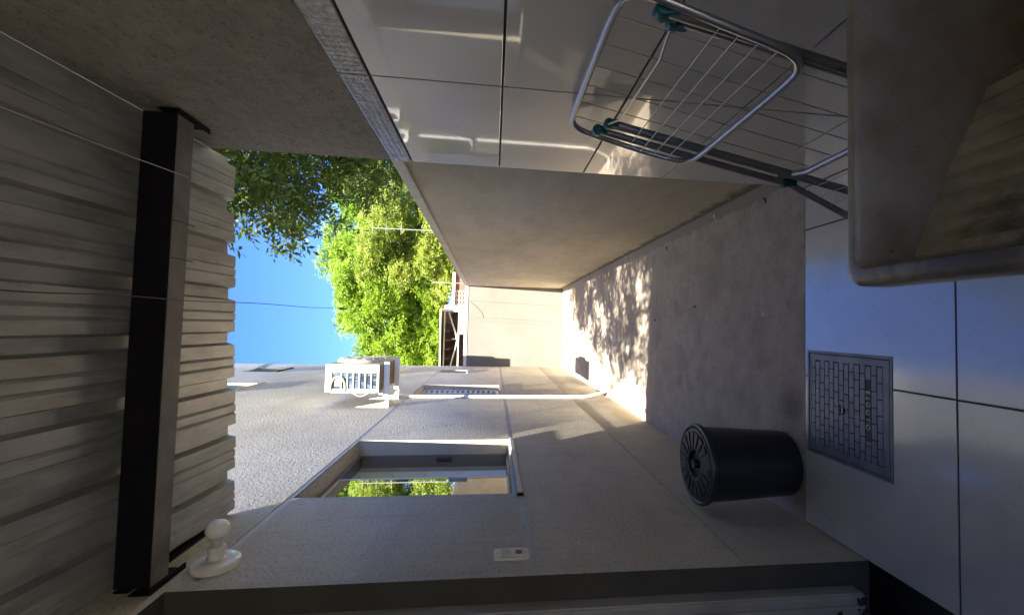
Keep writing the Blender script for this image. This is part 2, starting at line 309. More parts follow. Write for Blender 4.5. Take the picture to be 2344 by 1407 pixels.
# ---------------------------------------------------------------- the house on the left: wall with real openings and grooves
H = thing('house', (XL, 4, 0), 'tall two storey grey plastered house with windows along the left side of the yard', 'house')
TOP = 7.6
holes = [  # y0,y1,z0,z1,depth(None=through)
    (2.152, 3.150, 1.150, 2.112, None), (4.93, 5.95, 1.185, 2.112, None), (7.42, 7.84, 1.68, 2.112, None),
    (5.30, 5.97, 4.00, 4.95, None), (7.28, 7.80, 4.42, 4.90, None), (0.55, 1.45, -0.02, 2.17, None)]
WT = 0.20
def wall_cells(y0, y1, z0, z1, cuts, x):
    ysx = sorted({y0, y1, *[c for h in cuts for c in h[:2] if y0 < c < y1]}); zsx = sorted({z0, z1, *[c for h in cuts for c in h[2:4] if z0 < c < z1]})
    out = []
    for i in range(len(ysx) - 1):
        for j in range(len(zsx) - 1):
            cy, cz = (ysx[i] + ysx[i + 1]) / 2, (zsx[j] + zsx[j + 1]) / 2
            if any(h[0] < cy < h[1] and h[2] < cz < h[3] for h in cuts): continue
            out.append((ysx[i], ysx[i + 1], zsx[j], zsx[j + 1]))
    return out
b = MB()
zs = [(-.05, 0.425, 1, .004), (0.432, 1.118, 0, 0), (1.118, 1.150, 2, .004), (1.150, 2.112, 0, 0), (2.138, TOP, 0, 0), (2.112, 2.138, 2, .005), (0.425, 0.432, 2, .006)]
for z0, z1, mi, dep in zs:
    b.cur = mi
    for c in wall_cells(-2.6, YB + .02, z0, z1, holes, XL):
        x = XL - dep
        b.add([(x, c[0], c[2]), (x, c[1], c[2]), (x, c[1], c[3]), (x, c[0], c[3])], [(0, 1, 2, 3)])
# groove lips
b.cur = 0
for z, d in ((2.112, .005), (2.138, .005), (.432, .006), (0.425, .006), (1.118, .004), (1.150, .004)):
    for (a, c2, _, _) in wall_cells(-2.6, YB + .02, z - .0005, z + .0005, [h for h in holes if h[2] < z - .01 and h[3] > z + .01], 0):
        b.add([(XL, a, z), (XL, c2, z), (XL - d, c2, z), (XL - d, a, z)], [(0, 1, 2, 3)])
b.cur = 4
for y0, y1, z0, z1, _ in holes:                                            # reveals
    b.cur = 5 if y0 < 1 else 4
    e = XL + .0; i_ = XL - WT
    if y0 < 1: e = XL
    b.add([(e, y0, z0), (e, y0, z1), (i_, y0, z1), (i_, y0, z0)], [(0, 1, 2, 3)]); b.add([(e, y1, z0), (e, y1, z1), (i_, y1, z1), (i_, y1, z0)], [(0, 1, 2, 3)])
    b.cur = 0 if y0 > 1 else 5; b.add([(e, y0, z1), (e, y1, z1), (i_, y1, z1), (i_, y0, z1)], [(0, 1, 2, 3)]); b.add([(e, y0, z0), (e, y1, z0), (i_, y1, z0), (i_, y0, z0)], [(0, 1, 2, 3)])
b.cur = 0                                                                  # far end, roof slab, back of the house body
b.box(-6.0, XL - WT - .001, YB + .0, YB + .02, -.05, TOP); b.box(-6, XL, -2.6, YB + .02, TOP - .004, TOP + .1); b.add([(XL, YB + .02, -.05), (XL - WT, YB + .02, -.05), (XL - WT, YB + .02, TOP), (XL, YB + .02, TOP)], [(0, 1, 2, 3)])
b.build('wall', [M_stucco, M_smooth, M_band, M_wgrout, M_jamb, M_shadejamb], H)
# rooms seen through the openings
def room(name, y0, y1, z0, z1, x0, holes_, m, west=None):
    b = MB(); x1 = XL - WT
    b.add([(x0, y0, z0), (x1, y0, z0), (x1, y1, z0), (x0, y1, z0)], [(0, 1, 2, 3)]); b.add([(x0, y0, z1), (x1, y0, z1), (x1, y1, z1), (x0, y1, z1)], [(0, 1, 2, 3)])
    for c in wall_cells(y0, y1, z0, z1, [west] if west else [], x0): b.add([(x0, c[0], c[2]), (x0, c[1], c[2]), (x0, c[1], c[3]), (x0, c[0], c[3])], [(0, 1, 2, 3)])
    for y in (y0, y1): b.add([(x0, y, z0), (x1, y, z0), (x1, y, z1), (x0, y, z1)], [(0, 1, 2, 3)])
    for c in wall_cells(y0, y1, z0, z1, holes_, x1): b.add([(x1 - .002, c[0], c[2]), (x1 - .002, c[1], c[2]), (x1 - .002, c[1], c[3]), (x1 - .002, c[0], c[3])], [(0, 1, 2, 3)])
    return b.build(name, m, H)
room('interior', 1.75, 4.7, -.04, 2.7, -3.2, holes, M_inner, (2.0, 4.5, .6, 2.4)); room('interior', 4.75, 8.3, -.04, 2.7, -3.2, holes, M_inner)
room('interior', -1.5, 1.7, -.04, 2.7, -3.2, holes, M_inner); room('interior', 4.75, 8.3, 3.3, 6, -3.2, holes, M_inner)
b = MB()                                                                   # wall tiles of the kitchen behind the big window
b.cur = 1; b.box(-1.275, -.975, 4.21, 4.69, -.03, 2.69); b.cur = 0
for q in range(9):
    z0 = .15 + .31 * q; b.box(-1.275, -.976, 4.20, 4.2095, z0, z0 + .304)
    for k in range(5): b.box(-1.285 - .42 * k - .414, -1.285 - .42 * k, 4.67, 4.68, z0 - .12, z0 + .184)
b.build('interior_tiles', [M_dtile, M_wgrout], H)
b = MB(); b.box(XL - .6, XL - .0, .55, 1.45, -.045, -0.006); b.build('threshold', M_blackslab, H)  # near black slab across the doorway floor

# big sliding window
W = MB()
fx = -0.862
def ring(bb, x0, x1, y0, y1, z0, z1, t):
    bb.box(x0, x1, y0, y1, z0, z0 + t); bb.box(x0, x1, y0, y1, z1 - t, z1); bb.box(x0, x1, y0, y0 + t, z0 + t, z1 - t); bb.box(x0, x1, y1 - t, y1, z0 + t, z1 - t)
ring(W, fx - .075, fx, 2.153, 3.149, 1.151, 2.111, .020)
win = W.build('window', M_winfr, H, bevel=.002)
tag(win, 'sliding window with a tiled room behind it')
def sash(y0, y1, x, par, z0=1.165, z1=2.100, pane=True):
    b = MB(); ring(b, x - .022, x, y0, y1, z0, z1, .017); s_ = b.build('sash', M_winlt, par, bevel=.002)
    b = MB(); b.box(x - .006, x - .002, y0 + .017, y1 - .017, z0 + .017, z1 - .017); b.build('pane', M_glass, par); return s_
sash(2.175, 2.70, fx - .003, win); 
b = MB(); b.box(fx - .004, fx + .010, 2.668, 2.682, 1.40, 1.50); b.build('handle', M_pvc, win)
b = MB(); b.box(fx - .03, fx - .012, 3.085, 3.12, 1.52, 1.62); b.build('latch', M_black, win)
b = MB(); b.box(XL - .095, XL + .012, 2.135, 3.165, 1.124, 1.148); b.box(XL - .09, XL - .05, 2.155, 3.148, 1.149, 1.158); b.box(XL - .03, XL - .024, 2.155, 3.148, 1.149, 1.155)
b.build('sill', mat('sill_stone', (.50, .49, .46), .5, col2=(.42, .41, .38), scale=8), win, bevel=.002)
b = MB(); b.box(XL - .0, XL + .014, 2.120, 2.1345, 1.122, 1.15); b.build('end_cap', M_black, win)
# louvred window behind the drain pipe
b = MB(); ring(b, -0.87, -0.825, 4.932, 5.948, 1.187, 2.11, .03); win2 = b.build('window', M_winlt, H, bevel=.002)
tag(win2, 'window with a slotted louvre shutter panel')
b = MB(); y0, y1 = 5.60, 5.90; n_ = 14
b.box(-.835, -.822, y0, y0 + .06, 1.22, 2.08); b.box(-.835, -.822, y1 - .06, y1, 1.22, 2.08)
for k in range(n_ + 1): zc = 1.22 + (2.08 - 1.22) * k / n_; b.box(-.835, -.822, y0 + .06, y1 - .06, max(1.22, zc - .018), min(2.08, zc + .018))
b.build('louvre', M_shutter, win2)
b = MB(); b.box(-.85, -.845, 4.96, 5.6, 1.22, 2.08); b.build('pane', M_glassp, win2)
b = MB(); b.box(-.83, -.815, 5.42, 5.47, 1.55, 1.70); b.build('latch', M_winfr, win2)
for k in range(6): b = MB(); b.box(-.84, -.828, 5.3, 5.36, 1.28 + .135 * k, 1.29 + .135 * k); b.build('hinge', M_winfr, win2)
b = MB(); b.box(XL - .09, XL + .01, 4.915, 5.965, 1.160, 1.184); b.build('sill', M_band, win2, bevel=.002)
b = MB(); ring(b, -.86, -.83, 7.42, 7.84, 1.682, 2.11, .025); win3 = b.build('window', M_winlt, H); tag(win3, 'small high window near the far end of the wall')
b = MB(); b.box(-.848, -.844, 7.44, 7.82, 1.7, 2.09); b.build('pane', M_glassp, win3)
b = MB(); b.box(XL - .08, XL + .012, 7.40, 7.86, 1.655, 1.679); b.build('sill', M_band, win3)
b = MB(); ring(b, -.85, -.82, 5.302, 5.968, 4.002, 4.948, .03); win4 = b.build('window', M_winlt, H); tag(win4, 'upper floor window with pale glass, nearest the roof edge')
b = MB(); b.box(-.84, -.836, 5.33, 5.94, 4.03, 4.92); b.build('pane', M_glassp, win4)
b = MB(); b.box(XL - .05, XL + .015, 5.28, 5.99, 3.972, 3.996); b.build('sill', M_jamb, win4)
b = MB(); ring(b, -.85, -.82, 7.282, 7.798, 4.422, 4.898, .025); win5 = b.build('window', M_winlt, H); tag(win5, 'upper floor awning window tilted open')
b = MB(); b.add([(-.80, 7.29, 4.88), (-.80, 7.79, 4.88), (-.66, 7.79, 4.60), (-.66, 7.29, 4.60), (-.805, 7.29, 4.875), (-.805, 7.79, 4.875), (-.665, 7.79, 4.595), (-.665, 7.29, 4.595)],
                [(0, 1, 2, 3), (7, 6, 5, 4), (0, 3, 7, 4), (1, 0, 4, 5), (2, 1, 5, 6), (3, 2, 6, 7)]); b.build('pane', M_glassp, win5)
b = MB(); b.box(XL - .05, XL + .02, 7.26, 7.82, 4.394, 4.416); b.build('sill', M_rust, win5)
# doorway at the near end: white ribbed door leaf set back in its jamb
b = MB(); b.box(-1.35, -0.843, 1.400, 1.449, 0.06, 2.168)
for k in range(6): b.box(-.86 - .032 * k, -.846 - .032 * k, 1.392, 1.3995, .06, 2.165)
door = b.build('door', M_whitedoor, H, bevel=.003); tag(door, 'white ribbed door leaf, dirty and chipped at its foot')
b = MB(); 
for k in range(26): 
    xx = -.85 - .12 * random.random(); zz = .055 + abs(random.gauss(0, .035)); b.lathe([(.004 + .007 * random.random(), 0), (.002, .002)], (xx, 1.3905, zz), (0, -1, 0), 7)
b.build('rust_patches', M_rust, door)

# wall lamp, switch
L = thing('wall_lamp', (XL, 1.585, 2.112), 'white bare bulb in a round ceramic holder on the grey wall under the roof', 'lamp')
b = MB(); b.lathe([(.066, .0005), (.068, .008), (.066, .018), (.058, .024), (.035, .026)], (XL, 1.585, 2.112), (1, 0, 0), 48); b.build('base', M_cer, L, smooth=True)
b = MB(); b.lathe([(.026, .026), (.023, .032), (.022, .050), (.024, .051), (.024, .062), (.019, .064)], (XL, 1.585, 2.112), (1, 0, 0), 32); b.lathe([(.011, .026), (.009, .031)], (XL, 1.622, 2.10), (1, 0, 0), 20); b.build('socket', M_cer, L, smooth=True)
b = MB(); b.lathe([(.0165, .064), (.0175, .075), (.022, .086), (.0285, .097)], (XL, 1.585, 2.112), (1, 0, 0), 32); b.build('collar', mat('bulb_collar', (.55, .54, .51), .4), L, smooth=True)
b = MB(); b.lathe([(.0285, .097), (.0325, .107), (.033, .115), (.030, .126), (.023, .135), (.012, .1405), (.001, .142)], (XL, 1.585, 2.112), (1, 0, 0), 40); b.build('bulb', M_bulb, L, smooth=True)
SW = thing('light_switch', (XL, 1.58, 1.197), 'ivory wall plate with a rocker switch and a dark socket on the grey wall', 'light switch')
b = MB()
pl = [(1.548, 1.138), (1.612, 1.138), (1.618, 1.150), (1.621, 1.197), (1.618, 1.246), (1.612, 1.257), (1.548, 1.257), (1.542, 1.246), (1.540, 1.197), (1.542, 1.150)]
b.prism(pl, XL + .0005, XL + .008, 0); b.build('plate', M_ivory, SW, bevel=.003)
b = MB(); ring(b, XL + .0085, XL + .0115, 1.560, 1.602, 1.198, 1.234, .003); ring(b, XL + .0085, XL + .0115, 1.563, 1.599, 1.158, 1.186, .003); b.build('module_frame', M_cer, SW)
b = MB(); b.box(XL + .0085, XL + .013, 1.5635, 1.5985, 1.2015, 1.2305); b.build('rocker', M_gray, SW, bevel=.001)
b = MB(); b.lathe([(.0118, 0), (.0118, .002)], (XL + .0086, 1.581, 1.172), (1, 0, 0), 6); b.build('socket', M_sock, SW)
for z in (1.2445, 1.149): b = MB(); b.lathe([(.0025, 0), (.002, .001)], (XL + .0085, 1.581, z), (1, 0, 0), 10); b.build('screw', M_winfr, SW)

# ---------------------------------------------------------------- right side: tiled porch wall
T = thing('porch_wall', (XR, 1, 0), 'porch side wall with glossy grey tiles below and rough dark plaster above', 'wall')
b = MB(); b.box(XR + .006, XR + .16, -2.6, Y1 - .002, -.05, 1.672); b.cur = 1; b.box(XR + .002, XR + .16, -2.6, Y1 + .0, 1.6725, 2.60)
b.build('wall_core', [M_wgrout, M_porchwall], T)
b = MB(); zr = [1.597, 1.273, .946, .6195, .2925, 0.0]; yv = [Y1, 1.157, .553, -.051, -.655, -1.26, -1.86, -2.6]; g = .0028
for i in range(5):
    for j in range(len(yv) - 1): b.box(XR, XR + .0065, yv[j + 1] + g, yv[j] - (0 if j == 0 else g), zr[i + 1] + g, zr[i] - g)
b.build('wall_tiles', M_wtile, T, bevel=.0012, seg=2)
b = MB()
for j in range(len(yv) - 1):
    n_ = 32; y0, y1 = yv[j + 1] + .003, yv[j] - (0.0 if j == 0 else .003); st = (y1 - y0) / n_
    for q in range(n_):
        for k in range(4):
            z0 = 1.603 + .01685 * k; z1 = z0 + .0163; ya, yb = y0 + st * q, y0 + st * (q + 1) - .0012
            t = [random.uniform(-.0004, .0004) for _ in range(4)]; xx = XR - .0015
            pts = [(xx + t[0], ya, z0), (xx + t[1], yb, z0), (xx + t[2], yb, z1), (xx + t[3], ya, z1)]
            cx_ = xx - .0030 + random.uniform(-.0008, .0008)
            b.add(pts + [(cx_, (ya + yb) / 2, (z0 + z1) / 2)] + [(XR + .0055, p[1], p[2]) for p in pts],
                  [(0, 1, 4), (1, 2, 4), (2, 3, 4), (3, 0, 4), (0, 1, 6, 5), (1, 2, 7, 6), (2, 3, 8, 7), (3, 0, 5, 8)])
b.build('mosaic_border', M_mosaic, T)
b = MB(); b.box(XR + .161, XR + .26, -2.6, Y1, -.05, 2.6); b.build('outer_skin', M_porchwall, T)
b = MB(); b.box(XL, -.34, -2.72, -2.601, -.05, 2.62); b.box(.28, XR + .26, -2.72, -2.601, -.05, 2.62); b.box(-.34, .28, -2.72, -2.601, 1.85, 2.62); b.build('unseen_rear_wall', M_back, T)  # unseen end wall; its opening is sized to let fill light in
sheet('added_bounce_ground', M_patio, -7, 7, -12, -2.6, -.01)  # added unseen pale ground that bounces sunlight into the porch

# ---------------------------------------------------------------- garden wall on the right, back wall
G = thing('garden_wall', (XG, 5, 0), 'long beige rendered garden wall beside the concrete yard, with dirty foot', 'wall')
zt0, zt1 = 1.678, 1.748
b = MB(); b.add([(XG, Y1 + .001, -.05), (XG, YB, -.05), (XG, YB, zt1), (XG, Y1 + .001, zt0), (XG + .15, Y1 + .001, -.05), (XG + .15, YB, -.05), (XG + .15, YB, zt1), (XG + .15, Y1 + .001, zt0)],
                [(0, 1, 2, 3), (7, 6, 5, 4), (0, 3, 7, 4), (1, 0, 4, 5), (2, 1, 5, 6), (3, 2, 6, 7)]); b.build('wall', M_garden, G)
b = MB(); x0, x1 = XG - .016, XG + .17; a, c = .0015, .052
b.add([(x0, Y1 + .001, zt0 + a), (x0, YB + .1, zt1 + a), (x0, YB + .1, zt1 + c + .012), (x0, Y1 + .001, zt0 + c), (x1, Y1 + .001, zt0 + a), (x1, YB + .1, zt1 + a), (x1, YB + .1, zt1 + c + .012), (x1, Y1 + .001, zt0 + c)],
      [(0, 1, 2, 3), (7, 6, 5, 4), (0, 3, 7, 4), (1, 0, 4, 5), (2, 1, 5, 6), (3, 2, 6, 7)]); b.build('coping', M_coping, G, bevel=.004)
M_wireshadow = mat('wire_shadow_tone', (.085, .08, .07), .8)
K = thing('back_wall', (0, YB, 0), 'sunlit cream wall closing the far end of the yard', 'wall')
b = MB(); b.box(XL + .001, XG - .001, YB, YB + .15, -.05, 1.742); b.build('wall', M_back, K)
b = MB(); b.box(XL + .001, XG + .0, YB - .012, YB + .17, 1.7435, 1.80); b.build('coping', M_coping, K, bevel=.004)
for nm, pts in (('wire_shadow_line', [(.43, 1.74), (.415, 1.4), (.40, .9), (.375, .1)]), ('wire_shadow_line', [(.12, 1.74), (.118, 1.3), (.10, .8), (.07, .15)]), ('wire_shadow_line', [(.41, 1.70), (.33, 1.60), (.25, 1.52), (.20, 1.48), (.13, 1.46)])):
    b = MB(); b.tube([(x, YB - .006, z) for x, z in pts], .0026, 5); o = b.build(nm, M_wireshadow)  # dark tubes stand in for wire shadows cast on the back wall
    tag(o, {1.74: 'thin dark tube drawn as a wire shadow down the back wall, the ' + ('right one of the two long ones' if pts[0][0] > .3 else 'left one of the two long ones'), 1.70: 'short dark tube curving between the two long wire shadows on the back wall'}[pts[0][1]], 'wire')

# ---------------------------------------------------------------- porch roof
RF = thing('porch_roof', (0, 1.3, 2.3), 'corrugated galvanised metal porch roof seen from below, with its dark steel beam', 'roof')
def rz(y): return 2.262 + .078 * (1.87 - y) if y < 1.87 else 2.262
ribx = [.596, .421, .263, .094, -.074, -.249, -.432, -.604, -.767]
prof = []
for i in range(len(ribx) - 1):
    a, c = ribx[i], ribx[i + 1]; w_ = a - c
    prof += [(a - .018, .027), (a - .026, 0), (a - .027 - (w_ - .054) * .34, .0), (a - .027 - (w_ - .054) * .38, .0052), (a - .027 - (w_ - .054) * .44, .0), (a - .027 - (w_ - .054) * .62, 0), (a - .027 - (w_ - .054) * .66, .0052), (a - .027 - (w_ - .054) * .72, 0), (c + .026, 0), (c + .018, .027)]
prof = [(.603, .027)] + prof + [(-.767, .027)]
rows = [-2.6] + [-1.5 + .3 * k for k in range(0, 12)] + [1.86]
rows = sorted(rows); b = MB(); vs = []; n_ = len(prof)
for ri, y in enumerate(rows):
    for (x, h) in prof:
        yy = y; wob = 0.0004 * math.sin(9 * x + 3 * y)
        if ri == len(rows) - 1: yy = 1.915 - .095 * x + random.uniform(-.003, .003) + .004 * math.sin(x * 11)
        vs.append((x, yy, rz(y) + h + wob + 0))
b.add(vs, [(i * n_ + j, i * n_ + j + 1, (i + 1) * n_ + j + 1, (i + 1) * n_ + j) for i in range(len(rows) - 1) for j in range(n_ - 1)])
rs = b.build('roof_sheet', M_roof, RF); sm = rs.modifiers.new('s', 'SOLIDIFY'); sm.thickness = .0015; sm.offset = 1
bm_ = MB(); bm_.box(-.748, .590, 1.436, 1.510, 2.2002, 2.292); bm_.build('beam', M_beam, RF, bevel=.003)
b = MB(); b.box(-.747, .589, 1.438, 1.508, 2.1985, 2.2000); b.build('beam_underside', M_beamlow, RF)
for x0, x1 in ((.585, .6015), (-.766, -.7485)):
    b = MB(); b.box(x0, x1, 1.43, 1.58, 2.193, 2.198); b.box(x1 - .004 if x0 > 0 else x0, x1 if x0 > 0 else x0 + .004, 1.43, 1.58, 2.1985, 2.25); b.build('bracket_plate', M_beam, RF, bevel=.001)
for xx in (.278, .170):
    b = MB(); b.tube([(xx, 1.44, 2.199), (xx, 1.446, 2.192), (xx, 1.47, 2.190), (xx - .002, 1.52, 2.188), (xx - .002, 1.528, 2.194)], .0014, 6); b.build('hook', M_cable, RF)
b = MB(); b.box(XL + .0005, XL + .006, 1.45, 1.93, 2.262, 2.30); b.build('flashing', M_beam, RF)

for xx in ribx[1:-1]:                                        # roofing screws through the pans above the beam
    b = MB(); b.lathe([(.011, 0), (.010, -.002), (.005, -.003), (.005, -.008)], (xx - .088, 1.62, rz(1.62) - .0005), (0, 0, 1), 14); b.build('roofing_screw', M_screw, RF)
# wires
def wire(name, pts, r, m, label, cat='wire', k=6):
    b = MB(); b.tube(pts, r, k); return tag(b.build(name, m), label, cat)
pts = []
A0, A1 = Vector((.034, .60, 2.074)), Vector((.165, 14.0, 2.362))
for i in range(90):
    t = (i / 89) ** 2.2; p = A0.lerp(A1, t); p.x += .002 * math.sin(i * .7) + .012 * math.sin(t * 9); p.z += .012 * math.sin(i * .31) ; pts.append(p)
wire('overhead_wire', pts, .0013, M_cable, 'thin sagging wire running from under the porch roof across the blue sky')
b = MB(); b.tube([pts[38] - Vector((0, .03, 0)), pts[38], pts[39]], [.003, .008, .003], 7); tag(b.build('wire_knot', M_cable), 'dark tape knot on the thin wire against the blue sky', 'wire knot')
wire('clothes_line', [(.30, .62, 2.062), (.341, .861, 2.10), (.375, 1.15, 2.145), (.418, 1.49, 2.196)], .0011, M_litewire, 'pale taut line tied below the steel beam near the tiled wall', 'clothes line')
def backshadow(pw, t): return Vector(pw) + Vector(sdir) * t
def cable(wp, t0, t1, r, label):
    a = backshadow((XL, *wp[0]), t0); c = backshadow((XL, *wp[1]), t1)
    d = (c - a); wire('service_cable', [a - d * .3, a.lerp(c, .5) + Vector((0, 0, -.02)), c + d * .25], r, M_cable, label, 'cable')

cable(((6.6, 3.3), (5.0, .55)), 7.5, 4.5, .006, 'black service cable high above the porch roof, the one nearest the house wall')
cable(((7.2, 3.9), (4.2, 1.55)), 8.0, 4.0, .009, 'thick black service cable high above the porch roof')
cable(((7.9, 3.0), (6.1, .3)), 8.5, 6.0, .006, 'thin black service cable high above the porch roof, farthest from the camera')
# ---------------------------------------------------------------- air conditioner on wall brackets, pipe
A = thing('air_conditioner', (-.5, 4.6, 2.255), 'cream outdoor air conditioning unit standing on white brackets on the house wall', 'air conditioner')
ax0, ax1, ay0, ay1, az0, az1 = -.622, -.375, 4.26, 4.98, 2.262, 2.715
b = MB(); b.box(ax0 + .004, ax1, ay0 + .012, ay1, az0, az1); b.build('casing', M_acw, A, bevel=.012, seg=3)
b = MB(); b.box(ax0 + .03, ax1 - .05, ay0 + .0085, ay0 + .0115, az0 + .015, az1 - .06); b.build('coil', M_coil, A)
b = MB(); z = az0 + .015; y0, y1 = ay0, ay0 + .008
b.box(ax0, ax0 + .034, y0, y1 , az0, az1); b.box(ax1 - .075, ax1 - .004, y0, y1, az0, az1); b.box(ax0 + .034, ax1 - .075, y0, y1, az1 - .055, az1); b.box(ax0 + .034, ax1 - .075, y0, y1, az0, az0 + .02)
for k in range(6): zz = az0 + .02 + .0505 * (k + 1); b.box(ax0 + .034, ax1 - .075, y0, y1 - .001, zz - .010, zz + .003)
b.build('side_grille', M_acw, A, bevel=.003)
b = MB(); cz, cx = az0 + .345, ax0 + .034
ringp = [(cx + .105 * math.cos(q), ay0 - .001, cz + .062 * math.sin(q)) for q in [math.pi * 2 * i / 28 for i in range(28)]]
ringp = [(max(p[0], ax0 + .012), p[1], p[2]) for p in ringp]
b.tube(ringp, .009, 6, closed=True); b.build('valve_ring', M_acw, A)
b = MB(); b.box(ax0 + .05, ax0 + .125, ay0 + .001, ay0 + .0075, az0 + .315, az0 + .375); b.build('valve_plate', M_pan, A, bevel=.008)
b = MB()
for k in range(7): b.box(ax0 - .006, ax0 + .003, ay0, ay0 + .02, az0 + .03 + .055 * k, az0 + .075 + .055 * k)
b.tube([(ax0 - .005, ay0 + .005, az0 + .10 + .14 * i / 8) for i in range(9)], [.004 + .0 * i for i in range(9)], 6)
b.tube([(ax0 - .004 - .028 * math.sin(math.pi * i / 8), ay0 + .006, az0 + .09 + .13 * i / 8) for i in range(9)], .006, 6); b.build('grille_edge', M_acw, A)
b = MB(); fy, fz = 4.60, 2.50
b.lathe([(.215, .0005), (.212, .012), (.195, .026), (.19, .027)], (ax1, fy, fz), (1, 0, 0), 48)
for r_ in (.17, .14, .11, .08, .05): b.tube([(ax1 + .031, fy + r_ * math.cos(q * math.pi / 18), fz + r_ * math.sin(q * math.pi / 18)) for q in range(36)], .003, 5, closed=True)
for q in range(16): b.tube([(ax1 + .033, fy + .03 * math.cos(q * math.pi / 8), fz + .03 * math.sin(q * math.pi / 8)), (ax1 + .030, fy + .2 * math.cos(q * math.pi / 8), fz + .2 * math.sin(q * math.pi / 8))], .0025, 5)
b.build('fan_guard', M_acw, A, smooth=True)
b = MB(); b.box(ax0 + .01, ax1 - .005, ay0 + .02, ay1 - .01, az0 - .008, az0 - .001)
for k in range(9): b.box(ax0 + .03, ax1 - .03, ay0 + .05 + .07 * k, ay0 + .075 + .07 * k, az0 - .014, az0 - .0085)
b.build('base_pan', M_pan, A)
b = MB(); b.lathe([(.016, 0), (.016, .035)], (ax0 - .012, ay0 + .06, az0 - .022), (0, 0, 1), 14); b.build('valve', M_gray, A)
A2 = A.copy(); COL.objects.link(A2); A2['label'] = 'second air conditioning unit farther along the house wall, hidden behind the nearer one'; A2.location = (-.655, 7.45, 2.76); A2.scale = (.8, .9, .8)
for ch in list(A.children):
    c2 = ch.copy(); COL.objects.link(c2); c2.parent = A2; c2.matrix_parent_inverse = ch.matrix_parent_inverse.copy()
for o in (A, A2): o['group'] = 'air conditioners on the house wall'
for yy, lab in ((4.345, 'white steel wall bracket, the nearer of the two under the air conditioner'), (4.80, 'white steel wall bracket, the farther of the two under the air conditioner')):
    t = thing('wall_bracket', (XL, yy, 2.2), lab, 'bracket', 'brackets under the air conditioner')
    b = MB(); w_ = .036
    b.add([(XL + .001, yy, 2.192), (XL + .001, yy + w_, 2.192), (XL + .001, yy + w_, 2.46), (XL + .001, yy, 2.475), (XL + .006, yy, 2.192), (XL + .006, yy + w_, 2.192), (XL + .006, yy + w_, 2.46), (XL + .006, yy, 2.475)],
          [(0, 1, 2, 3), (7, 6, 5, 4), (0, 3, 7, 4), (1, 0, 4, 5), (2, 1, 5, 6), (3, 2, 6, 7)]); b.build('back_plate', M_white, t)
    b = MB(); b.add([(XL + .0065, yy, 2.192), (XL + .0065, yy + .004, 2.192), (XL + .0065, yy + .004, 2.475), (XL + .0065, yy, 2.475), (XL + .10, yy, 2.192), (XL + .10, yy + .004, 2.192), (XL + .05, yy + .004, 2.236), (XL + .05, yy, 2.236)],
          [(0, 1, 2, 3), (7, 6, 5, 4), (0, 3, 7, 4), (1, 0, 4, 5), (2, 1, 5, 6), (3, 2, 6, 7)]); b.build('gusset', M_white, t)
    b = MB(); b.box(XL + .0065, -.36, yy + .0045, yy + w_, 2.198, 2.202); b.box(XL + .102, -.36, yy, yy + .004, 2.200, 2.242); b.build('arm', M_white, t)
    b = MB(); b.lathe([(.012, 0), (.012, .03)], (-.40, yy + .018, 2.212), (0, 0, 1), 12); b.build('rubber_foot', M_black, t)
wire('drain_pipe', [(-.70, 4.86, 2.235), (-.735, 4.875, 2.20), (-.748, 4.89, 2.08), (-.748, 4.895, 1.7), (-.748, 4.90, 1.2), (-.748, 4.90, .6), (-.748, 4.90, .30), (-.742, 4.93, .22), (-.725, 5.0, .09), (-.71, 5.03, .035), (-.69, 5.06, .022), (-.62, 5.10, .021)], .0165, M_pvc,
     'white plastic drain pipe running down the house wall from the air conditioner', 'drain pipe', 12)

# ---------------------------------------------------------------- dustbin
BN = thing('trash_bin', (-.572, 1.905, 0), 'round black plastic trash bin with a slotted lid in the yard corner', 'trash bin')
bc = (-.572, 1.905, 0)
b = MB(); b.lathe([(.125, .0), (.133, .004), (.136, .02), (.137, .05), (.142, .14), (.1485, .26), (.153, .36), (.156, .375), (.1565, .392), (.150, .393)], bc, (0, 0, 1), 64); b.build('body', M_black, BN, smooth=True)
b = MB(); b.lathe([(.160, .385), (.166, .388), (.168, .398), (.166, .406), (.158, .409), (.152, .407), (.149, .404), (.146, .409), (.062, .413), (.057, .412), (.054, .396), (.052, .394)], bc, (0, 0, 1), 64)
M_lid = mat('matt_black_plastic', (0.028, 0.029, 0.036), 0.38, spec=.6)
lid = b.build('lid', M_lid, BN, smooth=True)
b = MB()
for k in range(18):
    q = 2 * math.pi * (k + .5) / 18; c_, s_ = math.cos(q), math.sin(q); w0, w1 = .0075, .0165; r0, r1 = .070, .135
    P = lambda r, w, z: (bc[0] + r * c_ - w * s_, bc[1] + r * s_ + w * c_, z)
    z0, z1 = .4095, .4165
    b.add([P(r0, -w0, z0), P(r1, -w1, z0), P(r1, w1, z0), P(r0, w0, z0), P(r0 + .002, -w0 + .001, z1), P(r1 - .002, -w1 + .0015, z1 - .001), P(r1 - .002, w1 - .0015, z1 - .001), P(r0 + .002, w0 - .001, z1)],
          [(0, 3, 2, 1), (4, 5, 6, 7), (0, 1, 5, 4), (1, 2, 6, 5), (2, 3, 7, 6), (3, 0, 4, 7)])
b.build('lid_fin', M_lid, lid)['kind'] = 'stuff'
b = MB(); b.lathe([(.020, .394), (.019, .416), (.0165, .419), (.006, .4185), (.004, .4165)], bc, (0, 0, 1), 32); b.build('knob', M_lid, lid, smooth=True)

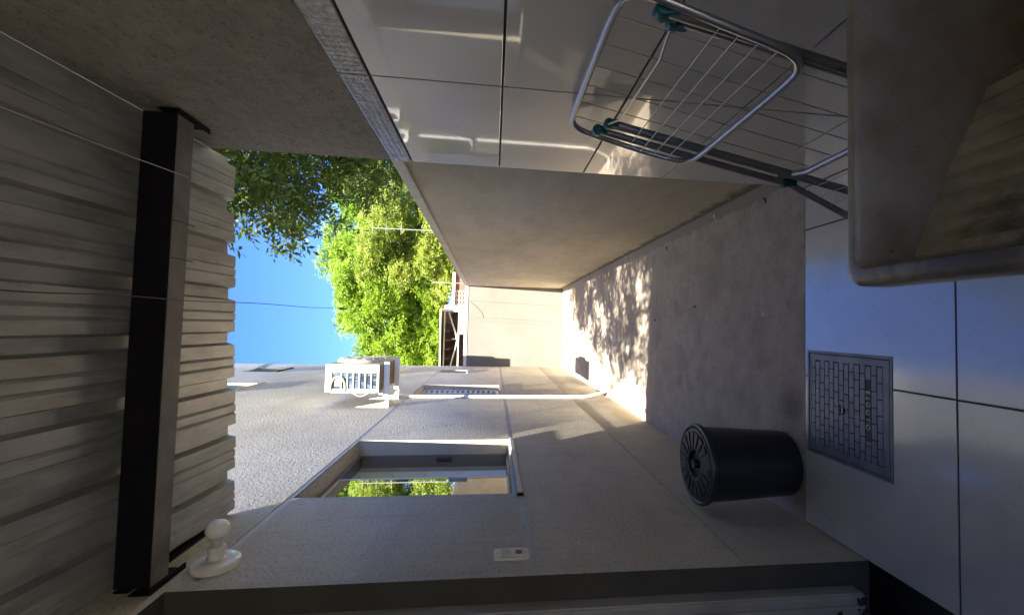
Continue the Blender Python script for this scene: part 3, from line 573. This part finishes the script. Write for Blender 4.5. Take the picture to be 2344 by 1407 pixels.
# ---------------------------------------------------------------- cast iron sewer cover
MC = thing('sewer_cover', (-.276, 1.546, 0), 'square cast iron sewer cover with raised bricks, let into the tiled porch floor', 'manhole cover')
b = MB(); ring(b, 0, 0, 0, 0, 0, 0, 0) if False else None
x0, x1, y0, y1 = hx0 + .0005, hx1 - .0005, hy0 + .0005, hy1 - .0005
b.box(x0, x1, y0, y0 + .010, -.03, .0025); b.box(x0, x1, y1 - .010, y1, -.03, .0025); b.box(x0, x0 + .010, y0 + .010, y1 - .010, -.03, .0025); b.box(x1 - .010, x1, y0 + .010, y1 - .010, -.03, .0025)
b.build('frame', M_iron, MC, bevel=.001)
X0, X1, Y0, Y1c = x0 + .0135, x1 - .0135, y0 + .0135, y1 - .0135
b = MB(); b.box(X0, X1, Y0, Y1c, -.02, -.0022); lidp = b.build('cover_plate', M_ironlow, MC)
bx0, bx1, by0, by1 = X0 + .028, X1 - .022, Y0 + .024, Y1c - .008
b = MB(); b.box(X0, bx0, Y0, Y1c, -.0021, .0008); b.box(bx1, X1, Y0, Y1c, -.0021, .0008); b.box(bx0, bx1, Y0, by0, -.0021, .0008); b.box(bx0, bx1, by1, Y1c, -.0021, .0008)
rowsn = 14; rh = (by1 - by0) / rowsn; bl = .054; hc = (-.285, 1.560)
for r_ in range(rowsn):
    yy0 = by0 + rh * r_ + .0016; yy1 = by0 + rh * (r_ + 1) - .0016; off = (r_ % 2) * bl / 2 + random.uniform(-.003, .003); x = bx0 - off
    while x < bx1:
        a, c = max(x + .0014, bx0), min(x + bl - .0014, bx1); x += bl
        if c - a < .004: continue
        if abs((a + c) / 2 - hc[0]) < .034 and abs((yy0 + yy1) / 2 - hc[1]) < .016:
            if a < hc[0] - .019: b.box(a, hc[0] - .019, yy0, yy1, -.0021, .0008)
            if c > hc[0] + .019: b.box(hc[0] + .019, c, yy0, yy1, -.0021, .0008)
            continue
        if r_ == 2:
            if a > -.368 and c < -.158: continue
            if a < -.368 < c: c = -.368
            elif a < -.158 < c: a = -.158
            if c - a < .004: continue                 # the strip that carries the letters
        b.box(a, c, yy0, yy1, -.0021, .0008 + random.uniform(-.0002, .0002))
b.build('brick_pattern', M_iron, lidp, bevel=.0006, seg=1)
b = MB(); b.box(-.3665, -.1595, by0 + 2 * rh + .0016, by0 + 3 * rh - .0016, -.0021, -.0004); b.build('letter_panel', mat('dark_iron_panel', (.085, .075, .075), .6), lidp)
b = MB(); b.lathe([(.0185, 0), (.0185, .0031)], (*hc, -.0021), (0, 0, 1), 26); b.build('key_hole_boss', M_iron, lidp, bevel=.0005)
b = MB(); b.lathe([(.0145, 0), (.0145, .0006)], (*hc, .0015), (0, 0, 1), 26); b.build('key_hole', mat('hole_black', (.004, .004, .003), .9), lidp)
b = MB(); b.box(hc[0] - .009, hc[0] + .011, hc[1] - .0025, hc[1] + .0015, .0022, .004); b.build('key_bar', M_ironworn, lidp)
def text(s_, size, loc, rotz, m, par, depth=.0022, sp=1.0):
    cu = bpy.data.curves.new('t', 'FONT'); cu.body = s_; cu.size = size; cu.extrude = depth / 2; cu.align_x = 'CENTER'; cu.align_y = 'CENTER'; cu.space_character = sp; cu.offset = size * .012
    o = bpy.data.objects.new('t', cu); COL.objects.link(o); bpy.context.view_layer.update()
    me = bpy.data.meshes.new_from_object(o.evaluated_get(bpy.context.evaluated_depsgraph_get())); bpy.data.objects.remove(o)
    me.transform(Matrix.Translation(loc) @ Matrix.Rotation(rotz, 4, 'Z')); me.materials.clear(); me.materials.append(m)
    q = bpy.data.objects.new('lettering', me); COL.objects.link(q); q.parent = par; q.matrix_parent_inverse = Matrix.Translation(-world_loc(par)); return q
text('ESGOTO', .0245, (-.263, by0 + rh * 2.5, .0010), R(180), M_ironworn, lidp, .0035, 1.6)
text('EVT', .013, (-.235, by1 - rh * 1.5, .0014), R(180), M_ironworn, lidp, .0018, 1.15); text('MIL', .014, (-.405, by1 - rh * .8, .0014), R(180), M_ironworn, lidp, .0018, 1.1)

# ---------------------------------------------------------------- clothes drying rack leaning on the tiled wall
DR = thing('drying_rack', (.33, 1.0, 0), 'folding metal clothes drying rack with teal joints leaning on the tiled wall', 'drying rack')
PW = lambda y, z: Vector((.57 - .27 * (1.06 - z), y, z))
PM = lambda y, z: Vector((.578 - .20 * (1.08 - z), y, z))
fr = [(.731, 1.03), (.742, 1.062), (.775, 1.078), (.99, 1.079), (1.225, 1.080), (1.262, 1.074), (1.288, 1.055), (1.296, 1.02), (1.290, .86), (1.282, .79), (1.268, .748), (1.236, .730), (1.20, .726), (.977, .726), (.80, .727), (.765, .735), (.745, .755), (.736, .79), (.735, .907)]
def smoothloop(p, f, it=2):
    q = [Vector(f(*a)) for a in p]
    for _ in range(it): q = [v for i in range(len(q)) for v in (q[i].lerp(q[(i + 1) % len(q)], .25), q[i].lerp(q[(i + 1) % len(q)], .75))]
    return q
b = MB(); b.tube(smoothloop(fr, PW, 2), .0078, 12, closed=True); b.build('wing_frame', M_alu, DR, smooth=True)
for z in (.905, .869, .832, .795): b = MB(); b.tube([PW(.736, z) + Vector((-.006, 0, .0)), PW(1.296, z) + Vector((-.006, 0, 0))], .0013, 6); b.build('cross_wire', M_wire, DR)
for y in (.812, .898, .978, 1.061, 1.145, 1.227):
    b = MB(); b.tube([PW(y, 1.078) + Vector((0, 0, .006)), PM(y, 1.06), PM(y, .44)], .0012, 6); b.build('long_wire', M_wire, DR)
for y in (.772, 1.215):
    b = MB(); b.tube([PM(y, .985), PM(y, .6) , PM(y, .03)], .0115, 12); b.build('leg', M_tubeg, DR, smooth=True)
for y, yo in ((.748, .748), (1.248, 1.255)):
    q = [PM(y, 1.005) + Vector((-.012, 0, 0)), PM(y, .7) + Vector((-.014, 0, 0)), PM(y, .46) + Vector((-.014, 0, 0)), Vector((.436, yo, .42)), Vector((.40, yo, .34)), Vector((.355, yo, .24)), Vector((.25, yo, .02))]
    b = MB(); b.tube(q, .0095, 12); b.build('side_tube', M_tubeg, DR, smooth=True)
b = MB(); b.tube([PM(.748, .445), PM(.80, .437) + Vector((-.01, 0, 0)), PM(1.15, .437) + Vector((-.01, 0, 0)), PM(1.21, .44), PM(1.245, .46)], .009, 12); b.build('lower_bar', M_alu, DR, smooth=True)
LW = lambda y, z: Vector((.436 - (.42 - z) * .45, y, z))
for z in (.375, .335, .295, .255): b = MB(); b.tube([LW(.75, z), LW(1.25, z)], .0013, 6); b.build('cross_wire', M_wire, DR)
b = MB(); b.tube([PM(.776, .975) + Vector((-.01, 0, 0)), PM(.81, .972) + Vector((-.014, 0, 0)), PM(.875, .962) + Vector((-.016, 0, 0)), PM(1.15, .968) + Vector((-.016, 0, 0)), PM(1.20, .985) + Vector((-.01, 0, 0))], .0032, 8); b.build('link_rod', M_alu, DR, smooth=True)
def clip(p, ax_, r, h):
    b = MB(); b.lathe([(r * .8, -h), (r, -h * .7), (r, h * .7), (r * .8, h)], p, ax_, 20); q = Vector(p); b.box(q.x - r * .75, q.x + r * .75, q.y - h * .9, q.y + h * .9, q.z - r * 1.9, q.z); b.build('joint', M_teal, DR, bevel=.002, smooth=True)
clip(PM(.752, 1.003) + Vector((-.012, 0, 0)), (0, 1, 0), .0155, .014); clip(PM(.778, .972) + Vector((-.004, 0, 0)), (0, 1, 0), .0145, .012)
clip(PM(1.250, 1.005) + Vector((-.012, 0, 0)), (0, 1, 0), .0145, .013); clip(PM(1.212, .982) + Vector((-.004, 0, 0)), (0, 1, 0), .014, .012); clip(Vector((.440, 1.252, .435)), (0, 1, 0), .0165, .013)
for y in (.772, 1.215): b = MB(); b.lathe([(.014, 0), (.013, .03)], PM(y, .001), (0, 0, 1), 14); b.build('rubber_foot', M_black, DR)

# ---------------------------------------------------------------- laundry tub with washboard
SK = thing('laundry_sink', (.33, .2, 0), 'stained brown laundry tub with a ribbed washboard, fixed to the tiled wall', 'laundry sink')
zt = .80; x0, x1, y0, y1 = .062, .600, -.10, .580
def rrect(x0, x1, y0, y1, r, n=5):
    out = []
    for cx_, cy_, a0 in ((x1 - r, y1 - r, 0), (x0 + r, y1 - r, 90), (x0 + r, y0 + r, 180), (x1 - r, y0 + r, 270)):
        for i in range(n + 1): q = R(a0 + 90 * i / n); out.append((cx_ + r * math.cos(q), cy_ + r * math.sin(q)))
    return out
loops = [(rrect(x0 + .05, x1 - .004, y0 + .05, y1 - .06, .03), .46), (rrect(x0 + .018, x1 - .002, y0 + .02, y1 - .018, .03), .745), (rrect(x0, x1, y0, y1, .022), .752), (rrect(x0, x1, y0, y1, .022), .790), (rrect(x0 + .003, x1 - .001, y0 + .003, y1 - .003, .021), .797),
         (rrect(x0 + .008, x1 - .002, y0 + .008, y1 - .008, .02), zt), (rrect(x0 + .022, x1 - .01, y0 + .02, y1 - .017, .018), zt - .001), (rrect(x0 + .026, x1 - .014, y0 + .024, y1 - .021, .016), zt - .008), (rrect(x0 + .033, x1 - .02, y0 + .03, y1 - .028, .02), .70), (rrect(x0 + .045, x1 - .03, y0 + .04, y1 - .036, .03), .50), (rrect(x0 + .07, x1 - .05, y0 + .07, y1 - .06, .03), .485)]
b = MB(); vs = []; k = len(loops[0][0])
for lp, z in loops: vs += [(x, y, z) for x, y in lp]
b.add(vs, [(i * k + j, i * k + (j + 1) % k, (i + 1) * k + (j + 1) % k, (i + 1) * k + j) for i in range(len(loops) - 1) for j in range(k)] + [tuple(range(k)), tuple((len(loops) - 1) * k + j for j in range(k))])
b.build('basin', M_sink, SK, smooth=True)
pf = []; pb = []; xx = .092; n_ = 220                                                # washboard: ribs run away from the wall side
for i in range(n_ + 1):
    t = i / n_; x = .094 + t * .315
    z = np.interp(x, [.094, .104, .222, .345, .385, .41], [.735, .722, .672, .614, .565, .49])
    rib = -.016 * abs(math.cos((x - .115) / .0265 * math.pi)) + .008 if .118 < x < .36 else 0
    pf.append((x, float(z) + rib)); pb.append(float(z) - .002)
b = MB(); yy = [y0 + .03, .44, .49, .52, y1 - .027]; am = [1, 1, .9, .45, 0]; m_ = len(pf)
vs = [(x, y, z - (1 - a) * (z - zb)) for y, a in zip(yy, am) for (x, z), zb in zip(pf, pb)]
b.add(vs, [(i * m_ + j, i * m_ + j + 1, (i + 1) * m_ + j + 1, (i + 1) * m_ + j) for i in range(len(yy) - 1) for j in range(m_ - 1)]); b.build('washboard', M_wash, SK, smooth=True)
b = MB(); b.lathe([(.028, 0), (.026, .003), (.015, .002)], (.49, .12, .4855), (0, 0, 1), 24); b.build('drain', M_black, SK)
for y in (.0, .36): b = MB(); b.box(.14, .58, y, y + .06, 0, .46); b.build('support', M_porchwall, SK)

# ---------------------------------------------------------------- small litter on the concrete
def chip(name, x, y, s_, m, label, cat):
    b = MB(); pts = []; n_ = 9; a0 = random.random() * 6
    for i in range(n_):
        q = a0 + 2.6 * i / (n_ - 1); pts.append((x + s_ * math.cos(q), y + s_ * math.sin(q), .002 + .12 * s_ * math.sin(math.pi * i / (n_ - 1))))
    b.tube(pts, [s_ * .12 * (1 + .8 * math.sin(math.pi * i / (n_ - 1))) for i in range(n_)], 5); return tag(b.build(name, m), label, cat)
def crumb(name, x, y, s_, m, label, cat, grp=None):
    b = MB(); n_ = 7; rr = [s_ * random.uniform(.6, 1.1) for _ in range(n_)]
    b.prism([(x + rr[i] * math.cos(i * 6.283 / n_), y + rr[i] * math.sin(i * 6.283 / n_)) for i in range(n_)], .0002, .0002 + s_ * .5, 2); return tag(b.build(name, m, bevel=s_ * .12), label, cat, grp)
chip('pale_shaving', .127, 2.21, .016, M_debw, 'curved white shaving lying on the concrete floor', 'litter')
crumb('paper_scrap', .078, 2.055, .010, M_debw, 'larger white crumb near the middle of the concrete floor', 'litter')
crumb('paper_scrap', .107, 2.15, .006, M_debw, 'small white crumb beside the curved shaving on the concrete', 'litter')
crumb('mortar_lump', .668, 2.55, .016, M_debw, 'white mortar lump at the foot of the garden wall', 'mortar lump')
crumb('paper_scrap', .55, 2.42, .005, M_debw, 'tiny white crumb on the concrete beside the mortar smear', 'litter')
crumb('paper_scrap', -.38, 2.10, .004, M_debw, 'tiny white crumb on the concrete near the black bin', 'litter')
for i, (x, y, lab) in enumerate([(.155, 2.82, 'dark curled dry leaf in the middle of the shaded concrete'), (.053, 3.55, 'dark curled dry leaf just in front of the shadow edge'), (.02, 3.85, 'dark curled dry leaf in the dappled sunlight'), (.62, 2.06, 'dry brown twig bit near the tiled wall corner'), (.60, 3.3, 'small dark leaf near the garden wall foot')]):
    chip('dry_leaf', x, y, .016, M_debd, lab, 'dry leaf')
pt = []; b = MB()
for i in range(260):
    x = random.uniform(XL + .05, XG - .05); y = 1.8 + 2.6 * random.random() ** 1.5; r_ = random.uniform(.0008, .0022); b.lathe([(r_, 0), (r_ * .5, r_ * .7)], (x, y, .0003), (0, 0, 1), 5)
tag(b.build('grit', M_debw), 'fine pale grit scattered over the concrete floor', 'grit', kind='stuff')

# ---------------------------------------------------------------- neighbour's buildings beyond the back wall
NB = thing('neighbour_house', (0, 13, 0), 'cream neighbouring building with an open dark timber shed behind the back wall', 'building')
b = MB()
for c in wall_cells(-3.2, .50, 0, 2.62, [(-3.1, .335, 2.235, 2.60), (-3.1, -.285, 1.0, 2.205)], 0):
    b.add([(c[0], 13, c[2]), (c[1], 13, c[2]), (c[1], 13, c[3]), (c[0], 13, c[3]), (c[0], 13.15, c[2]), (c[1], 13.15, c[2]), (c[1], 13.15, c[3]), (c[0], 13.15, c[3])], [(0, 1, 2, 3), (7, 6, 5, 4), (0, 3, 7, 4), (1, 0, 4, 5), (2, 1, 5, 6), (3, 2, 6, 7)])
b.build('wall', M_cream, NB)
b = MB(); b.add([(-3.4, 12.75, 2.63), (.40, 12.75, 2.68), (.40, 16, 3.0), (-3.4, 16, 3.0), (-3.4, 12.75, 2.66), (.40, 12.75, 2.71), (.40, 16, 3.03), (-3.4, 16, 3.03)], [(0, 3, 2, 1), (4, 5, 6, 7), (0, 1, 5, 4), (1, 2, 6, 5), (2, 3, 7, 6), (3, 0, 4, 7)]); b.build('roof', M_cream, NB)
b = MB(); b.box(-3.2, .45, 15.2, 15.3, 0, 2.9)
for k in range(14): b.box(-3.1 + .26 * k, -3.06 + .26 * k, 13.4, 15.2, 2.50, 2.62)
b.build('timber_lining', M_wood, NB)
b = MB(); b.tube([(.32, 13.05, 2.5), (-.45, 13.05, 2.245)], .022, 6); b.tube([(-.45, 13.05, 2.245), (-1.15, 13.05, 2.42)], .02, 6); b.tube([(-.42, 13.05, 2.24), (-.42, 13.05, 2.40)], .018, 6); b.build('brace', M_lattice, NB)
b = MB()
for k in range(5): b.tube([(-.6 - .13 * k, 13.3, 1.6), (-.64 - .15 * k, 13.3 + .2 * (k % 2), 2.21)], .012, 5)
b.build('stake', M_wood, NB)
BR = thing('brick_house', (1, 14, 0), 'low red brick building with cream bands behind the back wall corner', 'building')
b = MB(); b.box(.52, 1.5, 14, 16, 0, 2.42)
b.build('wall', M_brick, BR)
b = MB()
for k in range(5): b.box(.50 + .04 * (k % 2), 1.0, 13.975, 13.999, 2.03 + .085 * k, 2.055 + .085 * k)
for k in range(4): b.box(.56 + .13 * k, .585 + .13 * k, 13.97, 13.974, 2.0, 2.42)
b.box(.5, 1.52, 13.9, 16.1, 2.425, 2.5); b.build('trim', M_cream, BR)
b = MB(); b.box(1.02, 1.3, 13.96, 13.999, 1.9, 2.3); b.build('window', M_wood, BR)
AN = thing('antenna_mast', (2.55, 13, 0), 'thin pale pole with cross bars rising beside the trees behind the garden wall', 'mast')
b = MB(); b.tube([(2.55, 13, 0), (2.55, 13, 4.65)], .011, 8); b.build('pole', M_litewire, AN)
for z in (4.6, 4.25, 3.85): b = MB(); b.tube([(2.40, 13, z), (2.70, 13, z)], .007, 6); b.build('cross_bar', M_litewire, AN)
FP = thing('fence_post', (1.14, 13.2, 0), 'pale post standing in front of the brick building', 'post')
b = MB(); b.tube([(1.14, 13.2, 0), (1.14, 13.2, 2.98)], .014, 8); b.build('shaft', M_litewire, FP)
FP['label'] = 'slim pale post rising above the back corner of the walls, before the brick building'
DB = thing('distant_building', (-4, 40, 0), 'pale distant building glimpsed below the tree crowns', 'building')
b = MB(); b.box(-9, 3, 40, 46, 0, 4.2); b.build('wall', M_cream, DB); b = MB(); b.box(-9.3, 3.3, 39.7, 46.3, 4.21, 4.5); b.build('roof', M_brick, DB)

# ---------------------------------------------------------------- trees
def leaves(name, m, centres, nrm_bias, leaflen, nleaf, parent, curl=.0):
    """centres: N x 3 sprig positions; each sprig is a row of nleaf leaflets along a drooping stem"""
    N = len(centres); d = RNG.normal(size=(N, 3)); d[:, 2] = d[:, 2] * .5 - .45; d /= np.linalg.norm(d, axis=1)[:, None]
    up = RNG.normal(size=(N, 3)) * .55 + np.array(nrm_bias); side = np.cross(d, up); side /= np.linalg.norm(side, axis=1)[:, None]; up = np.cross(side, d)
    V = []; sc = RNG.uniform(.75, 1.25, N)[:, None] * leaflen
    for k in range(nleaf):
        t = (k // 2 + .6) * .62; sgn = 1 if k % 2 else -1
        if k == nleaf - 1: base = centres + d * sc * t; ld = d
        else: base = centres + d * sc * t; ld = d * .55 + side * sgn * .85
        ld = ld + RNG.normal(size=(N, 3)) * .18; ld /= np.linalg.norm(ld, axis=1)[:, None]
        nn = up + RNG.normal(size=(N, 3)) * .3; wd = np.cross(ld, nn); wd /= np.linalg.norm(wd, axis=1)[:, None]
        V.append(np.stack([base, base + ld * sc * .5 + wd * sc * .20, base + ld * sc, base + ld * sc * .5 - wd * sc * .20], 1))
    V = np.concatenate(V, 0).reshape(-1, 3); nf = len(V) // 4
    me = bpy.data.meshes.new(name); me.vertices.add(len(V)); me.vertices.foreach_set('co', V.astype(np.float32).ravel())
    me.loops.add(nf * 4); me.loops.foreach_set('vertex_index', np.arange(nf * 4, dtype=np.int32)); me.polygons.add(nf); me.polygons.foreach_set('loop_start', np.arange(0, nf * 4, 4, dtype=np.int32)); me.polygons.foreach_set('loop_total', np.full(nf, 4, dtype=np.int32))
    me.update(calc_edges=True); me.validate(); me.materials.append(m)
    o = bpy.data.objects.new(name, me); COL.objects.link(o); o.parent = parent; o.matrix_parent_inverse = Matrix.Translation(-world_loc(parent)); return o
def ell(c, r, n, shell=.55):
    d = RNG.normal(size=(n, 3)); d /= np.linalg.norm(d, axis=1)[:, None]; rad = shell + (1 - shell) * RNG.random(n) ** .6
    return np.array(c) + d * rad[:, None] * np.array(r)
def clumpy(c, r, nclump, per, cr):
    P = []
    for cc in ell(c, r, nclump, .45):
        s_ = RNG.uniform(.7, 1.3); P.append(ell(cc, (cr * s_, cr * s_, cr * s_ * .7), int(per * s_ * s_), .5))
    return np.concatenate(P)
def limb(bb, a, c, r0, r1, wob=.1, n=7):
    a, c = Vector(a), Vector(c); pts = [a.lerp(c, i / (n - 1)) + Vector([random.uniform(-wob, wob) for _ in range(3)]) * (0 if i in (0, n - 1) else 1) for i in range(n)]
    bb.tube(pts, [r0 + (r1 - r0) * i / (n - 1) for i in range(n)], 8); return pts
# the far trees
def tree(label, base, trunk_top, crowns, m, per, cr, ll, nclump):
    t = thing('tree', base, label, 'tree', 'trees behind the yard'); b = MB(); limb(b, base, trunk_top, .2, .12, .08)
    for c, r in crowns:
        limb(b, trunk_top, c, .10, .03, .2)
        for _ in range(5): limb(b, c, ell(c, r, 1)[0], .03, .008, .1, 5)
    b.build('trunk', M_bark, t)
    P = np.concatenate([clumpy(c, r, nclump, per, cr) for c, r in crowns]); leaves('crown', m, P, (0, -.5, .7), ll, 7, t); return t
tree('bright green leafy tree with a rounded crown standing behind the shed, against the blue sky', (-.6, 17, 0), (-.5, 16.8, 3.0), [((0.35, 16.2, 5.1), (1.25, 1.5, 1.25)), ((-1.2, 16.4, 4.75), (1.2, 1.3, 1.0)), ((1.7, 16.0, 5.3), (1.3, 1.2, 1.25)), ((-2.6, 17.0, 4.4), (1.2, 1.2, 1.2)), ((-.6, 16.2, 3.6), (1.5, .8, .6)), ((1.0, 16, 3.9), (1.2, .9, .9))], M_leafF, 110, .42, .095, 34)
tree('yellow green feathery tree leaning over the garden wall coping', (4.2, 15.5, 0), (3.6, 15.2, 2.6), [((2.5, 14.8, 4.2), (1.3, 1.2, 1.5)), ((3.8, 15.0, 4.0), (1.3, 1.2, 1.5)), ((1.9, 14.6, 3.1), (1.0, .8, .75)), ((5.0, 15.4, 4.4), (1.4, 1.2, 1.6)), ((3.1, 14.2, 2.7), (1.3, .8, .8))], M_leafF2, 85, .40, .085, 28)
tree('tall dense green tree farther back beyond the others', (2.6, 20, 0), (2.8, 19.8, 4), [((3.2, 19, 6.6), (2.2, 1.4, 1.6)), ((1.2, 19.5, 6.2), (1.6, 1.4, 1.4)), ((5.4, 19.4, 6.0), (2.2, 1.4, 2.2)), ((2.6, 19.4, 4.6), (2.6, 1.0, 1.3))], M_leafF, 110, .5, .13, 32)
b = MB(); b.tube([(-1.0, 15.4, 2.4), (-.5, 15.3, 3.3), (-.2, 15.2, 3.9)], [.05, .035, .02], 7); b.tube([(-.75, 15.35, 2.85), (-1.3, 15.3, 3.5)], [.035, .015], 6); 
# the near tree: overhangs the yard from the right
NT = thing('overhanging_tree', (4.6, 5.2, 0), 'big dark leafed tree reaching over the garden wall and the porch roof', 'tree')
b = MB(); top = (4.2, 5.0, 3.2); limb(b, (4.6, 5.2, 0), top, .24, .17, .05)
crowns = [((3.1, 5.6, 4.6), (1.5, 1.5, 1.0)), ((1.9, 4.2, 4.9), (.95, 1.6, .9)), ((2.5, 7.2, 4.4), (1.4, 1.3, .9)), ((1.75, 5.6, 4.25), (.85, 1.2, .75)), ((2.15, 5.3, 3.25), (.8, .9, .85)), ((2.9, 6.2, 2.9), (1.2, .9, .9)), ((3.9, 6.6, 3.2), (1.2, 1.0, 1.2)), ((3.6, 3.6, 4.8), (1.3, 1.4, 1.0)), ((1.35, 4.8, 3.75), (.45, .8, .45)), ((2.3, 6.4, 3.3), (.8, .8, .65)), ((2.9, 8.2, 3.4), (1.0, .8, .8))]
for c, r in crowns:
    limb(b, top, c, .07, .02, .15)
    for _ in range(6): limb(b, c, ell(c, r, 1)[0], .015, .004, .06, 5)
P = np.concatenate([clumpy(c, r, int(27 * (r[0] * r[1] * r[2]) ** .6) + 4, 17, .24) for c, r in crowns])
lay = []
for _ in range(430):                                        # the spray of twigs above the porch roof that dapples the yard
    y = random.uniform(-.35, 4.6); z = 4.9 - .18 * y + random.uniform(-.2, .2); lo = -.40 + max(0, y - 1.0) * .22 + random.uniform(0, .25)
    x = random.uniform(lo, 1.7)
    if (z - 1.28) / max(y, .1) < .66 and x < .75: continue
    lay.append(ell((x, y, z), (.14, .14, .05), 6, .2))
P = np.concatenate([P] + lay)
for x in (-.2, .3, .8, 1.3): limb(b, top, (x, 2.2 + x, 4.6), .03, .006, .08, 8); limb(b, (x + .5, 2.6 + x, 4.55), (x, .3, 4.9), .010, .003, .08, 6)
# hanging twigs at the left edge, seen against the sky
for k, (a, c) in enumerate([((1.2, 4.7, 3.9), (.66, 4.5, 3.45)), ((1.3, 4.6, 3.6), (.62, 4.5, 3.15)), ((1.2, 4.3, 4.1), (.58, 4.1, 3.55)), ((1.3, 5.0, 3.5), (.80, 5.0, 3.0)), ((1.0, 4.3, 4.0), (.72, 4.3, 3.66)), ((1.5, 5.2, 3.4), (.95, 5.2, 2.9)), ((1.2, 4.0, 3.9), (.6, 3.9, 3.62)), ((1.5, 5.6, 3.5), (1.0, 5.5, 3.0)), ((1.4, 4.9, 3.8), (.78, 4.8, 3.3))]):
    limb(b, a, c, .006, .002, .03, 6); a_, c_ = np.array(a), np.array(c); t = RNG.random(11)[:, None] * .9 + .1; P = np.concatenate([P, a_ + (c_ - a_) * t + RNG.normal(size=(11, 3)) * .04])
b.build('trunk', M_bark, NT)
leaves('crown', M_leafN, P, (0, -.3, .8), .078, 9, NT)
